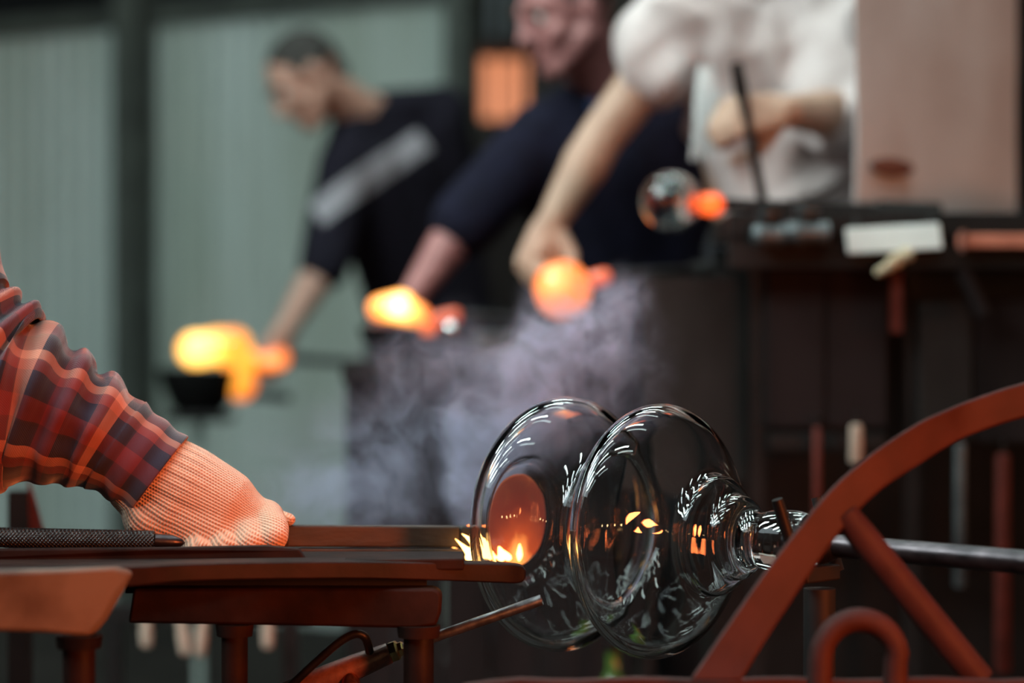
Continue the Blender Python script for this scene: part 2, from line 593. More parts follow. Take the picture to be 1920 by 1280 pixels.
# fluorescent lamps under the roof
lamp_spots = [(-1.0, 0.2 + 1.05 * i) for i in range(6)] + [(0.95, 1.2 + 1.7 * i) for i in range(4)] + [(-2.7, 0.6 + 0.75 * i) for i in range(5)]
names = ['nearest', 'second', 'third', 'fourth', 'fifth', 'sixth', 'seventh', 'last']
for i, (lx, ly) in enumerate(lamp_spots):
    row = 'middle' if i < 6 else 'right' if i < 10 else 'left'
    lz = 3.7 if i >= 10 else 4.3
    t = thing('fluorescent_lamp', 'flat fluorescent lamp under the roof, %s of the %s row' % (names[i if i < 6 else i - 6 if i < 10 else i - 10], row), 'lamp',
              (lx, ly, lz), 'fluorescent lamps under the roof')
    obj('housing', MB().box((lx, ly, lz + 0.06), (1.3 if i < 10 else 1.74, 0.15 if i < 10 else 0.19, 0.05)), M['housing'], t, smooth=False)
    obj('diffuser', MB().box((lx, ly, lz + 0.025), (1.26 if i < 10 else 1.7, 0.11 if i < 10 else 0.15, 0.02)), M['tube'] if i < 10 else M['tube_bright'], t, smooth=False)
    for q in (-0.5, 0.5):
        obj('hanger', MB().tube([(lx + q, ly, lz + 0.08), (lx + q, ly, 5.2)], 0.006, 6), M['iron'], t)

# ------------------------------------------------------------------ far furnace with glowing grate
fc = P(917, 158, 8.6)
fu = thing('furnace', 'dark brick furnace with an orange glowing barred opening, behind the blowers', 'furnace', (fc.x, fc.y, 0.0))
hw, hh = 0.135, 0.125
mb = MB()
fx0, fx1 = fc.x - 0.16, fc.x + 1.3
mb.box(((fx0 + fc.x - hw) / 2, fc.y + 0.25, 1.5), (fc.x - hw - fx0, 0.5, 3.0))
mb.box(((fc.x + hw + fx1) / 2, fc.y + 0.25, 1.5), (fx1 - fc.x - hw, 0.5, 3.0))
mb.box((fc.x, fc.y + 0.25, (fc.z - hh) / 2), (2 * hw, 0.5, fc.z - hh))
mb.box((fc.x, fc.y + 0.25, (fc.z + hh + 3.0) / 2), (2 * hw, 0.5, 3.0 - fc.z - hh))
obj('body', mb, M['firebrick'], fu, smooth=False)
obj('fire', MB().box((fc.x, fc.y + 0.3, fc.z), (2 * hw + 0.02, 0.02, 2 * hh + 0.02)), M['kiln'], fu, smooth=False)
for k in range(4):
    x = fc.x - hw + 2 * hw * (k + 0.5) / 4
    obj('bar', MB().tube([(x, fc.y + 0.03, fc.z - hh), (x, fc.y + 0.03, fc.z + hh)], 0.008, 8), M['rust'], fu)
for k in range(3):
    x = fc.x - 0.05 + k * 0.07
    obj('pipe', MB().tube([(x, fc.y - 0.05, fc.z + 0.16), (x, fc.y - 0.05, 2.9)], 0.022, 10), M['greymetal'], fu)


# ------------------------------------------------------------------ people
def frame(fwd, up):
    f = V(fwd).normalized()
    u = V(up)
    u = (u - f * u.dot(f)).normalized()
    r = f.cross(u)
    return Matrix((r, f, u)).transposed()       # columns: right, forward, up


def head_parts(c, fwd, up, k=1.0):
    R = frame(fwd, up)

    def q(x, y, z):
        return V(c) + R @ (V((x, y, z)) * k)
    mb = MB()
    mb.ell(q(0, -0.012, 0.03), (0.076 * k, 0.096 * k, 0.086 * k), R)
    mb.cap(q(0, 0.035, 0.01), 0.06 * k, q(0, 0.05, -0.07), 0.04 * k)
    for s in (-1, 1):
        mb.cap(q(s * 0.05, 0.0, -0.045), 0.026 * k, q(s * 0.012, 0.068, -0.088), 0.023 * k)
        mb.cap(q(s * 0.012, 0.086, 0.034), 0.012 * k, q(s * 0.045, 0.07, 0.032), 0.012 * k)      # brow
        mb.cap(q(s * 0.042, 0.058, -0.025), 0.022 * k, q(s * 0.03, 0.066, -0.04), 0.02 * k)      # cheek
        mb.ell(q(s * 0.079, -0.008, -0.002), (0.010 * k, 0.019 * k, 0.031 * k), R)               # ear
        mb.ell(q(s * 0.011, 0.100, -0.024), 0.0105 * k)                                         # nostril
    mb.cap(q(0, 0.088, 0.024), 0.010 * k, q(0, 0.112, -0.02), 0.0125 * k)                        # nose
    mb.cap(q(-0.016, 0.088, -0.054), 0.0085 * k, q(0.016, 0.088, -0.054), 0.0085 * k)            # lips
    mb.cap(q(-0.013, 0.086, -0.065), 0.0085 * k, q(0.013, 0.086, -0.065), 0.0085 * k)
    return mb, q, R


def hand(mb, wr, d, n, thumb_side, curl=(0.5, 0.8, 0.6), k=1.0, spread=0.09, rad=1.0, thumb_in=0.55):
    """palm, four unequal bent fingers and a thumb. d: to the fingers, n: out of the palm"""
    d = V(d).normalized()
    n = V(n)
    n = (n - d * n.dot(d)).normalized()
    s = d.cross(n) * thumb_side
    wr = V(wr)
    lens = [(0.043, 0.026, 0.021), (0.048, 0.03, 0.022), (0.044, 0.028, 0.021), (0.034, 0.021, 0.018)]
    xs = [0.030, 0.0095, -0.0105, -0.029]
    ys = [0.092, 0.096, 0.090, 0.081]
    tips = []
    for i in range(4):
        p = wr + d * ys[i] * k + s * xs[i] * k
        mb.cap(wr + s * xs[i] * 0.55 * k + d * 0.012, 0.0185 * k, p, 0.0125 * k * rad)
        a = 0.0
        dirx = (d + s * spread * (1.5 - i)).normalized()
        r0 = (0.0098, 0.0102, 0.0096, 0.0086)[i] * k * rad
        for j in range(3):
            a += curl[j]
            v = dirx * math.cos(a) + n * math.sin(a)
            p2 = p + v * lens[i][j] * k
            mb.cap(p, r0, p2, r0 * 0.92)
            p, r0 = p2, r0 * 0.92
        tips.append(p)
    mb.cap(wr + d * 0.01, 0.022 * k, wr + d * 0.055 * k + n * 0.006, 0.02 * k)
    t0 = wr + d * 0.018 * k + s * 0.022 * k + n * 0.008
    t1 = t0 + (d * 0.55 + s * 0.65 + n * 0.35).normalized() * 0.042 * k
    t2 = t1 + (d * 0.85 + s * 0.25 + n * thumb_in).normalized() * 0.032 * k
    t3 = t2 + (d * 0.85 - s * 0.05 + n * (thumb_in + 0.25)).normalized() * 0.026 * k
    mb.cap(t0, 0.018 * k, t1, 0.0135 * k * rad)
    mb.cap(t1, 0.0125 * k * rad, t2, 0.0115 * k * rad)
    mb.cap(t2, 0.0113 * k * rad, t3, 0.0095 * k * rad)
    return tips


def lerp(a, b, t):
    return V(a) * (1 - t) + V(b) * t


def person(J, label, skin, shirt_m, hair_m, head_k=1.0, sleeve=0.75, loose=0.014, floor_z=0.3, shirt_disp=None, hem=0.10,
           collar=None, curls=None, voxel=0.0065, hand_k=1.0, shirt_voxel=0.009, short=0.0):
    base = V((J['pelvis'].x, J['pelvis'].y, floor_z))
    t = thing('person', label, 'person', base)
    hl, hr = J['hipL'], J['hipR']
    mb, q, R = head_parts(J['head'], J['fwd'], J['up'], head_k)
    nb = J['neck']
    mb.cap(q(0, -0.02, -0.035), 0.055 * head_k, nb, 0.062)
    mb.cap(nb, 0.06, J['chest'], 0.10)
    for sd in 'LR':
        sh, el, wr = J['sh' + sd], J['el' + sd], J['wr' + sd]
        mb.cap(nb, 0.05, lerp(nb, sh, 0.8), 0.05)
        mb.cap(lerp(nb, sh, 0.95), 0.055, el, 0.041)
        mid = lerp(el, wr, 0.3)
        mb.cap(el, 0.040, mid, 0.043)
        mb.cap(mid, 0.043, wr, 0.027)
        hp = J['hip' + sd]
        mb.cap(lerp(sh, J['chest'], 0.35), 0.085, lerp(hp, J['pelvis'], 0.3), 0.10)
        mb.cap(hp, 0.088, J['kn' + sd], 0.056)
        mb.cap(J['kn' + sd], 0.054, J['an' + sd], 0.036)
        mb.cap(J['an' + sd] + V((0, 0, -0.02)), 0.034, J['toe' + sd], 0.028)
        hd, hn, ts = J['hand' + sd]
        hand(mb, wr, hd, hn, ts, *( [curls] if curls else [] ), k=hand_k)
    mb.cap(J['chest'], 0.115, J['waist'], 0.11)
    mb.cap(J['waist'], 0.11, J['pelvis'], 0.12)
    blob('body', mb, skin, t, voxel=voxel, smooth=5)
    # shirt
    sb = MB()
    g = loose
    sb.cap(nb - (nb - J['chest']).normalized() * 0.03, 0.07, J['chest'], 0.115 + g)
    for sd in 'LR':
        sh, el = J['sh' + sd], J['el' + sd]
        sb.cap(lerp(nb, sh, 0.3), 0.058 + g * 0.3, lerp(nb, sh, 0.9), 0.056 + g)
        sb.cap(lerp(nb, sh, 0.93), 0.06 + g, lerp(sh, el, J.get('sleeve' + sd, sleeve)), 0.05 + g * 1.4)
        hp = J['hip' + sd]
        hb_ = lerp(hp, J['pelvis'], 0.3)
        if short:
            hb_ = lerp(hb_, J['waist'], short)
        sb.cap(lerp(sh, J['chest'], 0.35), 0.088 + g, hb_, 0.105 + g)
        if not short:
            sb.cap(hb_, 0.105 + g, lerp(hp, J['kn' + sd], 0.16), 0.10 + g)
    sb.cap(J['chest'], 0.12 + g, J['waist'], 0.115 + g)
    sb.cap(J['waist'], 0.115 + g, lerp(J['pelvis'], J['waist'], short), 0.125 + g * (0 if short else 1))
    blob('shirt', sb, shirt_m, t, voxel=shirt_voxel, smooth=8, disp=shirt_disp)
    tb_ = MB()
    for sd in 'LR':
        tb_.cap(J['hip' + sd], 0.098, J['kn' + sd], 0.068)
        tb_.cap(J['kn' + sd], 0.067, J['an' + sd] + V((0, 0, 0.02)), 0.055)
    tb_.cap(J['hipL'], 0.11, J['hipR'], 0.11)
    tb_.cap(J['pelvis'], 0.134, lerp(J['pelvis'], J['waist'], 0.3), 0.128)
    blob('trousers', tb_, M['jeans'], t, voxel=0.012, smooth=5)
    for sd in 'LR':
        a, b = J['an' + sd], J['toe' + sd]
        s_ = MB()
        s_.cap(a + V((0, 0, -0.03)) - (b - a).normalized() * 0.03, 0.043, b + V((0, 0, 0.004)), 0.036)
        s_.cap(a + V((0, 0, 0.05)), 0.046, a + V((0, 0, -0.02)), 0.046)
        blob('shoe', s_, M['shoe'], t, voxel=0.008, smooth=3)
    # hair, eyes
    hb = MB()
    kk = head_k
    hb.ell(q(0, -0.022, 0.044), (0.079 * kk, 0.094 * kk, 0.08 * kk), R)
    hb.cap(q(0, -0.075, 0.02), 0.045 * kk, q(0, -0.07, -0.03), 0.04 * kk)
    for s in (-1, 1):
        hb.cap(q(s * 0.058, -0.04, 0.02), 0.026 * kk, q(s * 0.062, 0.012, 0.03), 0.018 * kk)
    blob('hair', hb, hair_m, t, voxel=0.006, smooth=3)
    for s in (-1, 1):
        e = obj('eye', MB().ell(q(s * 0.031, 0.0745, 0.01), 0.0118 * kk, None, 14, 8), M['eye'], t)
        obj('iris', MB().ell(q(s * 0.031, 0.0838, 0.009), 0.006 * kk, None, 10, 6), M['iris'], e)
        obj('eyebrow', MB().tube([q(s * 0.014, 0.098, 0.036), q(s * 0.032, 0.094, 0.041), q(s * 0.05, 0.081, 0.035)],
                                 [0.003 * kk, 0.0045 * kk, 0.002 * kk], 8), hair_m, t)
    obj('mouth', MB().tube([q(-0.02, 0.091, -0.0595), q(0, 0.0985, -0.0595), q(0.02, 0.091, -0.0595)],
                           [0.002 * kk, 0.0045 * kk, 0.002 * kk], 8), M['lip'], t)
    if collar:
        cb = MB()
        ax = (nb - J['chest']).normalized()
        c0 = nb - ax * 0.005
        ref = ax.cross(V((1, 0, 0.2))).normalized()
        r2 = ax.cross(ref)
        ring = [c0 + (ref * math.cos(a) + r2 * math.sin(a)) * 0.076 for a in [2 * PI * k / 28 for k in range(29)]]
        cb.tube(ring, 0.013, 8, cap=False)
        obj('collar', cb, collar, t)
    return t, q


def legs(J, pelvis, side, fwd, floor_z, spread=0.13):
    """standing legs under the pelvis; side: unit vector towards the person's left"""
    for sd, s in (('L', 1), ('R', -1)):
        hp = pelvis + side * s * 0.09
        J['hip' + sd] = hp
        an = V((hp.x, hp.y, floor_z + 0.075)) + side * s * (spread - 0.09) - fwd * 0.02
        J['an' + sd] = an
        J['kn' + sd] = lerp(hp, an, 0.52) + fwd * 0.04
        J['toe' + sd] = V((an.x, an.y, floor_z + 0.035)) + (fwd + side * s * 0.2).normalized() * 0.15


# man in the dark T-shirt with a pale printed stripe, far left
def stripe_mat(p0, p1, halfw, org):
    """pale printed band across the chest of the dark shirt: flat print in the shirt's own space"""
    m = mat('black_jersey_with_print', (0.010, 0.008, 0.014), (0.007, 0.006, 0.010), 0.9, scale=30, spec=0.1)
    n, l = nt(m)
    b = n['Principled BSDF']
    ramp = [x for x in n if x.type == 'VALTORGB'][0]
    tc = [x for x in n if x.type == 'TEX_COORD'][0]
    a, e = V(p0) - V(org), V(p1) - V(org)
    ax = (e - a).normalized()
    view = V((0, 1, 0))
    pr = (ax.cross(view)).normalized()

    def dot(vec, off):
        d = n.new('ShaderNodeVectorMath')
        d.operation = 'DOT_PRODUCT'
        d.inputs[1].default_value = vec
        l.new(tc.outputs['Object'], d.inputs[0])
        s = n.new('ShaderNodeMath')
        s.operation = 'SUBTRACT'
        l.new(d.outputs['Value'], s.inputs[0])
        s.inputs[1].default_value = off
        return s.outputs[0]

    def inside(sock, c, h):
        c_ = n.new('ShaderNodeMath')
        c_.operation = 'COMPARE'
        l.new(sock, c_.inputs[0])
        c_.inputs[1].default_value = c
        c_.inputs[2].default_value = h
        return c_.outputs[0]
    L = (e - a).length
    u = dot(ax, a.dot(ax))
    v = dot(pr, a.dot(pr))
    m1 = inside(u, L / 2, L / 2)
    m2 = inside(v, 0, halfw)
    mu = n.new('ShaderNodeMath')
    mu.operation = 'MULTIPLY'
    l.new(m1, mu.inputs[0])
    l.new(m2, mu.inputs[1])
    mix = n.new('ShaderNodeMix')
    mix.data_type = 'RGBA'
    l.new(mu.outputs[0], mix.inputs[0])
    l.new(ramp.outputs[0], mix.inputs[6])
    mix.inputs[7].default_value = (0.23, 0.21, 0.23, 1)
    l.new(mix.outputs[2], b.inputs['Base Color'])
    return m


J = dict(head=P(574, 150, 6.12), fwd=V((-0.62, -0.28, -0.62)), up=V((-0.52, -0.05, 0.85)), neck=P(672, 212, 6.22),
         chest=P(735, 310, 6.33), waist=P(775, 470, 6.42), pelvis=P(815, 610, 6.5),
         shR=P(645, 315, 6.16), shL=P(840, 208, 6.42), elR=P(607, 500, 6.08), wrR=P(532, 622, 6.0),
         elL=P(872, 425, 6.7), wrL=P(815, 560, 6.75))
legs(J, J['pelvis'], V((0.75, 0.66, 0)), V((-0.66, -0.75, 0)).normalized(), 0.3)
J['handR'] = (V((-0.35, -0.2, -0.9)), V((-0.5, 0.8, 0.1)), 1)
J['handL'] = (V((-0.2, -0.3, -0.9)), V((0.3, 0.8, 0.0)), -1)
org1 = V((J['pelvis'].x, J['pelvis'].y, 0.3))
sm1 = stripe_mat(P(600, 408, 6.2), P(795, 258, 6.2), 0.032, org1)
person(J, 'dark haired man in black T-shirt with pale chest stripe, bending before the pale wall', M['skin'], sm1,
       M['hair'], sleeve=0.98, loose=0.012, curls=(0.9, 1.1, 0.8))

# second man, navy shirt, big face cut by the top of the picture
J = dict(head=P(1062, 28, 4.86), fwd=V((-0.75, -0.42, -0.32)), up=V((-0.28, -0.05, 0.95)), neck=P(1125, 178, 4.97),
         chest=P(1120, 310, 5.02), waist=P(1150, 470, 5.1), pelvis=P(1185, 630, 5.16),
         shR=P(1010, 262, 4.92), shL=P(1262, 215, 5.08), elR=P(862, 428, 4.90), wrR=P(776, 552, 4.84),
         elL=P(1285, 420, 5.15), wrL=P(1240, 590, 5.25))
legs(J, J['pelvis'], V((0.8, 0.6, 0)), V((-0.6, -0.8, 0)).normalized(), 0.3)
J['handR'] = (V((-0.4, -0.25, -0.85)), V((-0.45, 0.85, 0.0)), 1)
J['handL'] = (V((-0.2, -0.4, -0.85)), V((0.2, 0.8, 0.0)), -1)
person(J, 'man in navy shirt with blue collar and flushed face, cut by the frame top', M['skin_red'], M['navy'],
       M['hair_brown'], head_k=1.04, sleeve=0.93, loose=0.016, curls=(0.9, 1.1, 0.8), collar=M['blue'])


# third worker, loose white T-shirt, head above the picture
def folds(amp):
    def f(p):
        a = noise.noise(V((p.x * 7 + p.z * 6, p.y * 5, p.z * 9 - p.x * 7)))
        b = noise.noise(V((p.x * 17, p.y * 9 + 4, p.z * 11 + 2)))
        r = 1 - abs(a) * 2
        return amp * (0.9 * r - 0.35 + 0.5 * b)
    return f


J = dict(head=P(1395, -150, 4.28), fwd=V((-0.62, -0.55, -0.5)), up=V((-0.25, -0.2, 0.93)), neck=P(1425, -20, 4.36),
         chest=P(1440, 90, 4.40), waist=P(1478, 270, 4.42), pelvis=P(1515, 480, 4.46),
         shR=P(1305, 22, 4.34), shL=P(1560, 45, 4.36), elR=P(1128, 255, 4.34), wrR=P(1032, 420, 4.32),
         elL=P(1590, 215, 4.22), wrL=P(1468, 208, 4.06))
legs(J, J['pelvis'], V((0.95, 0.3, 0)), V((-0.3, -0.95, 0)).normalized(), 0.3)
J['sleeveL'] = 0.9
J['handR'] = (V((-0.3, -0.1, -0.9)), V((0.1, -0.8, 0.1)), -1)
J['handL'] = (V((-0.9, -0.3, -0.12)), V((0.2, 0.9, -0.2)), 1)
t3, q3 = person(J, 'worker in loose white T-shirt reaching down with a bare arm, head out of view', M['skin_arm'], M['white'],
                M['hair_grey'], sleeve=0.34, loose=0.03, curls=(1.0, 1.2, 0.9), short=0.6, shirt_disp=folds(0.021), shirt_voxel=0.008)
# ragged strings hanging from the shirt front
sb = MB()
for k, dx in enumerate((0, 14, -10)):
    sb.tube([P(1322 + dx * 0.4, 128, 4.23), P(1325 + dx, 180, 4.215), P(1318 + dx * 0.8, 240, 4.215), P(1312 + dx * 1.3, 300, 4.22)],
            [0.009, 0.011, 0.008, 0.004], 8)
obj('apron_string', sb, M['apron_str'], t3)
# rod held upright in the left hand
rd = thing('steel_rod', 'thin dark rod held upright against the white T-shirt', 'rod', P(1432, 388, 4.02))
obj('shaft', MB().tube([P(1380, 118, 4.03), P(1405, 245, 4.02), P(1432, 386, 4.02)], 0.0085, 10), M['iron'], rd)
obj('grip', MB().lathe(P(1380, 118, 4.03), P(1392, 180, 4.03) - P(1380, 118, 4.03), [(0, 0), (0.0, 0.010), (0.05, 0.0125), (0.06, 0.009), (0.06, 0)], 14),
    M['iron'], rd)

# ------------------------------------------------------------------ middle table with the moulds and hot glass
tz = 1.165
mt = thing('casting_table', 'long dark table below the two glowing lumps in wooden moulds', 'table', (0.0, 4.6, 0.3))
xa, xb = P(640, 0, 4.4).x, P(1198, 0, 4.4).x
obj('tabletop', MB().box(((xa + xb) / 2, 4.58, tz - 0.02), (xb - xa, 0.36, 0.04)), M['darkframe'], mt, smooth=False, bevel=0.004)
n_ = 6
for k in range(n_):
    x0 = xa + 0.01 + (xb - xa - 0.02) * k / n_
    x1 = xa + 0.01 + (xb - xa - 0.02) * (k + 1) / n_
    obj('plank', MB().box(((x0 + x1) / 2, 4.43, 0.755), (x1 - x0 - 0.006, 0.02, 0.73)), M['rustpanel'], mt, smooth=False)
for (x, y) in ((xa + 0.03, 4.46), (xb - 0.03, 4.46), (xa + 0.03, 4.72), (xb - 0.03, 4.72)):
    obj('leg', MB().box((x, y, 0.3 + (tz - 0.34) / 2), (0.05, 0.05, tz - 0.34)), M['darkframe'], mt, smooth=False)
gb = thing('grey_box', 'low grey metal box on the casting table beside the orange ball', 'box', (P(945, 640, 4.55).x, 4.55, tz))
c = gb.location
obj('body', MB().box((c.x, c.y, tz + 0.022), (0.115, 0.08, 0.044)), M['greymetal'], gb, smooth=False, bevel=0.004)
obj('lid', MB().box((c.x, c.y, tz + 0.049), (0.121, 0.086, 0.01)), M['greymetal'], gb, smooth=False, bevel=0.003)


# 1 far left: yellow hot lump in a black mould
def pipe(label, a, b, r=0.011):
    t = thing('blowpipe', label, 'pipe', a, 'blowpipes of the background workers')
    a, b = V(a), V(b)
    obj('tube', MB().tube([a, b], r, 12), M['iron'], t)
    e = lerp(a, b, 0.72)
    obj('grip', MB().tube([e, b], r * 1.5, 12), M['char'], t)
    return t


def hot_piece(label, lobes, hotm, knobs, knob_m, d):
    k = d / FPX
    t = thing('hot_glass', label, 'glass', P(lobes[0][0], lobes[0][1], d), 'hot glass pieces of the background workers')
    mb = MB()
    for (x0, y0, r0, x1, y1, r1, dd) in lobes:
        mb.cap(P(x0, y0, d + dd), r0 * k, P(x1, y1, d + dd), r1 * k)
    blob('gather', mb, hotm, t, voxel=0.005, smooth=4)
    kb = MB()
    for (x0, y0, r0, x1, y1, r1, dd) in knobs:
        kb.cap(P(x0, y0, d + dd), r0 * k, P(x1, y1, d + dd), r1 * k)
    blob('knob', kb, knob_m, t, voxel=0.004, smooth=3)
    return t


hot_piece('yellow hot glass lump bulging out of the black mould, farthest left', [(366, 655, 33, 420, 650, 30, 0), (405, 640, 24, 440, 645, 30, 0),
          (440, 660, 27, 452, 722, 29, 0), (450, 665, 20, 478, 676, 18, 0)], M['hot1'], [(495, 678, 16, 524, 672, 19, 0)], M['hot1knob'], 5.95)
pipe('dark blowpipe leaving the yellow hot glass lump', P(540, 672, 5.95), P(800, 690, 6.2))
hot_piece('orange lump with white hot crown in a black mould, beside the grey box', [(712, 578, 24, 752, 572, 28, 0), (745, 580, 26, 785, 590, 22, 0),
          (785, 590, 20, 802, 622, 15, 0)], M['hot2'], [(815, 600, 14, 852, 592, 15, 0.01)], M['hotdull'], 4.66)
pipe('dark blowpipe leaving the lump with white hot crown', P(862, 592, 4.67), P(1160, 612, 4.72))
hot_piece('round orange hot glass ball held up by the bare arm of the white shirt', [(1054, 540, 54, 1056, 546, 54, 0)], M['hot3'],
          [(1108, 525, 16, 1132, 519, 17, 0.01)], M['hotdull'], 4.18)
pipe('dark blowpipe leaving the round orange ball', P(1142, 518, 4.19), P(1360, 505, 4.34))

# 4 clear bubble with glowing neck
k4 = 3.9 / FPX
t4 = thing('glass_bubble', 'clear round glass bubble with glowing orange neck in front of the white shirt', 'glass', P(1258, 378, 3.9))
ax4 = (P(1340, 384, 3.94) - P(1258, 378, 3.9)).normalized()
R4 = 57 * k4
prof = [(-R4, 0)] + [(-R4 * math.cos(a), R4 * math.sin(a)) for a in [PI * i / 30 for i in range(1, 26)]] + [(R4 * 0.98, R4 * 0.42), (R4 * 1.06, 0)]
inn = [(R4 * 0.8, 0)] + [(-(R4 - 0.004) * math.cos(a), (R4 - 0.004) * math.sin(a)) for a in [PI * i / 30 for i in range(23, 0, -1)]] + [(-(R4 - 0.004), 0)]
obj('bubble', MB().lathe(P(1258, 378, 3.9), ax4, prof, 48).lathe(P(1258, 378, 3.9), ax4, inn, 48), M['glass'], t4, recalc=False)
kb = MB()
kb.cap(P(1312, 382, 3.927), 19 * k4, P(1336, 383, 3.94), 23 * k4)
blob('neck', kb, M['hotknob'], t4, voxel=0.003, smooth=3, label='glowing orange neck')
pipe('dark blowpipe leaving the clear glass bubble, lying on the workbench', P(1358, 384, 3.95), P(1760, 398, 4.03))


# black wooden moulds (blocks) under lumps 1 and 2
def mould(label, c, r, h, handle_to, group):
    c = V(c)
    t = thing('mould', label, 'mould', c - V((0, 0, h)), group)
    pr = [(0, 0), (0, r * 0.55)] + [(h * (0.15 + 0.85 * i / 8), r * (0.7 + 0.3 * math.sin(PI / 2 * i / 8))) for i in range(9)]
    pr += [(h, r * 0.86)] + [(h - h * 0.8 * math.sin(PI / 2 * i / 7), r * 0.86 * math.cos(PI / 2 * i / 7)) for i in range(1, 7)] + [(h * 0.2, 0)]
    obj('bowl', MB().lathe(c - V((0, 0, h)), (0, 0, 1), pr, 36), M['block'], t)
    a = c - V((0, 0, h * 0.5))
    dv = (V(handle_to) - a).normalized()
    obj('handle', MB().tube([a + dv * r * 0.9, lerp(a, handle_to, 0.5), V(handle_to)], [0.013, 0.011, 0.013], 12), M['block'], t)
    return t


mould('black mould cradling the yellow lump, farthest left', P(374, 690, 5.95), 0.1, 0.11, P(545, 745, 5.95), 'black moulds')
mould('black mould cradling the lump with white hot crown', P(733, 612, 4.66), 0.062, 0.052, P(870, 640, 4.6), 'black moulds')
# stand below the far mould
sd = thing('mould_stand', 'slim pale green stand carrying the farthest left black mould', 'stand', (P(374, 0, 5.95).x, 5.95, 0.3))
z1 = P(374, 690, 5.95).z - 0.11
x1 = sd.location.x
obj('plate', MB().box((x1, 5.95, z1 - 0.01), (0.16, 0.16, 0.02)), M['darkframe'], sd, smooth=False, bevel=0.003)
obj('column', MB().tube([(x1, 5.95, 0.32), (x1, 5.95, z1 - 0.02)], 0.010, 12), M['sheet'], sd)
obj('foot', MB().lathe((x1, 5.95, 0.3), (0, 0, 1), [(0, 0), (0, 0.14), (0.015, 0.14), (0.03, 0.03), (0.03, 0)], 24), M['darkframe'], sd)
# ball on a stem, added to make the white highlight beside the second lump
st = thing('highlight_ball', 'added shiny ball making the highlight under the lump with white hot crown', 'knob', (P(846, 0, 4.45).x, 4.45, tz))
obj('ball', MB().ell(P(846, 617, 4.45), 0.016), mat('highlight_metal', (0.8, 0.85, 0.85), (0.7, 0.74, 0.75), 0.15, metal=1.0), st)
obj('stem', MB().tube([(st.location.x, 4.45, tz), P(846, 630, 4.45)], 0.006, 10), M['iron'], st)

# ------------------------------------------------------------------ right workbench and what stands on it
bz = 1.405
wb = thing('workbench', 'tall sooty workbench with brown front panels, right of the smoke', 'workbench', (0.75, 4.0, 0.0))
xl, xr = 0.345, 1.35
obj('worktop', MB().box(((xl + xr) / 2, 4.02, bz - 0.02), (xr - xl, 0.36, 0.04)), M['darkframe'], wb, smooth=False, bevel=0.004)
obj('rail', MB().box(((xl + xr) / 2, 3.86, bz - 0.065), (xr - xl, 0.03, 0.05)), M['darkframe'], wb, smooth=False, bevel=0.003)


def panel(x0, x1, y0, y1, d, m, name='front_panel', th=0.012):
    a, b = P(x0, y0, d), P(x1, y1, d)
    obj(name, MB().box(((a.x + b.x) / 2, d, (a.z + b.z) / 2), (b.x - a.x, th, a.z - b.z)), m, wb, smooth=False, bevel=0.003)


panel(1205, 1400, 520, 905, 3.98, M['greypanel'])
panel(1436, 1545, 490, 800, 3.9, M['rustpanel'])
panel(1548, 1662, 495, 800, 3.905, M['rustpanel'])
panel(1722, 1822, 565, 830, 3.9, M['greypanel'])
panel(1826, 1985, 560, 830, 3.905, M['rustpanel'])
panel(1440, 1660, 812, 845, 3.9, M['darkframe'], 'rail')
for x in (1420, 1710, 1990):
    a = P(x, 0, 3.92)
    obj('post', MB().box((a.x, 3.93, (bz - 0.04) / 2), (0.022, 0.03, bz - 0.04)), M['darkframe'], wb, smooth=False)
a = P(1215, 0, 4.0)
obj('post', MB().box((a.x, 4.0, 0.65), (0.02, 0.03, 1.3)), M['darkframe'], wb, smooth=False)
obj('post', MB().box((xr - 0.03, 4.17, (bz - 0.04) / 2), (0.03, 0.03, bz - 0.04)), M['darkframe'], wb, smooth=False)
obj('red_edge', MB().box(P(1680, 565, 3.88), (0.018, 0.014, 0.10)), M['redstrip'], wb, smooth=False, label='dull red upright edge')
obj('brace', MB().tube([P(1772, 440, 3.87), P(1800, 500, 3.86), P(1845, 590, 3.86)], 0.014, 8), M['rustpanel'], wb)
obj('back_panel', MB().box(((xl + xr) / 2, 4.17, 0.68), (xr - xl, 0.012, 1.36)), M['darkframe'], wb, smooth=False)

# heat shield of stained white sheet metal
pa, pb = P(1600, 402, 4.02), P(1905, 432, 4.36)
du = (pb - pa)
du.z = 0
L_ = du.length
du.normalize()
dn = V((du.y, -du.x, 0))
hs = thing('heat_shield', 'large stained white sheet metal heat shield standing beside the white T-shirt', 'panel', (pa.x, pa.y, bz))
mb = MB()
nx, nz = 36, 30
vs, fs = [], []
for s_ in (0, 1):
    for j in range(nz + 1):
        for i in range(nx + 1):
            u_, v_ = i / nx, j / nz
            b_ = 0.010 * noise.noise(V((u_ * 3, v_ * 2.2, 3.1))) + 0.018 * math.sin(u_ * PI) * (0.3 + 0.7 * v_)
            p = V((pa.x, pa.y, bz + 0.002)) + du * L_ * u_ + V((0, 0, 0.66 * v_)) + dn * (b_ + (0.003 if s_ else 0))
            vs.append(p)
W_ = nx + 1
N_ = W_ * (nz + 1)
for j in range(nz):
    for i in range(nx):
        a = j * W_ + i
        fs.append((a, a + W_, a + W_ + 1, a + 1))
        fs.append((N_ + a, N_ + a + 1, N_ + a + W_ + 1, N_ + a + W_))
for i in range(nx):
    for a in (i, nz * W_ + i):
        fs.append((a, a + 1, N_ + a + 1, N_ + a))
for j in range(nz):
    for a in (j * W_, j * W_ + nx):
        fs.append((a, N_ + a, N_ + a + W_, a + W_))
obj('sheet', mb.add(vs, fs), M['shield'], hs)
rt = Matrix.Rotation(math.atan2(du.y, du.x), 3, 'Z')
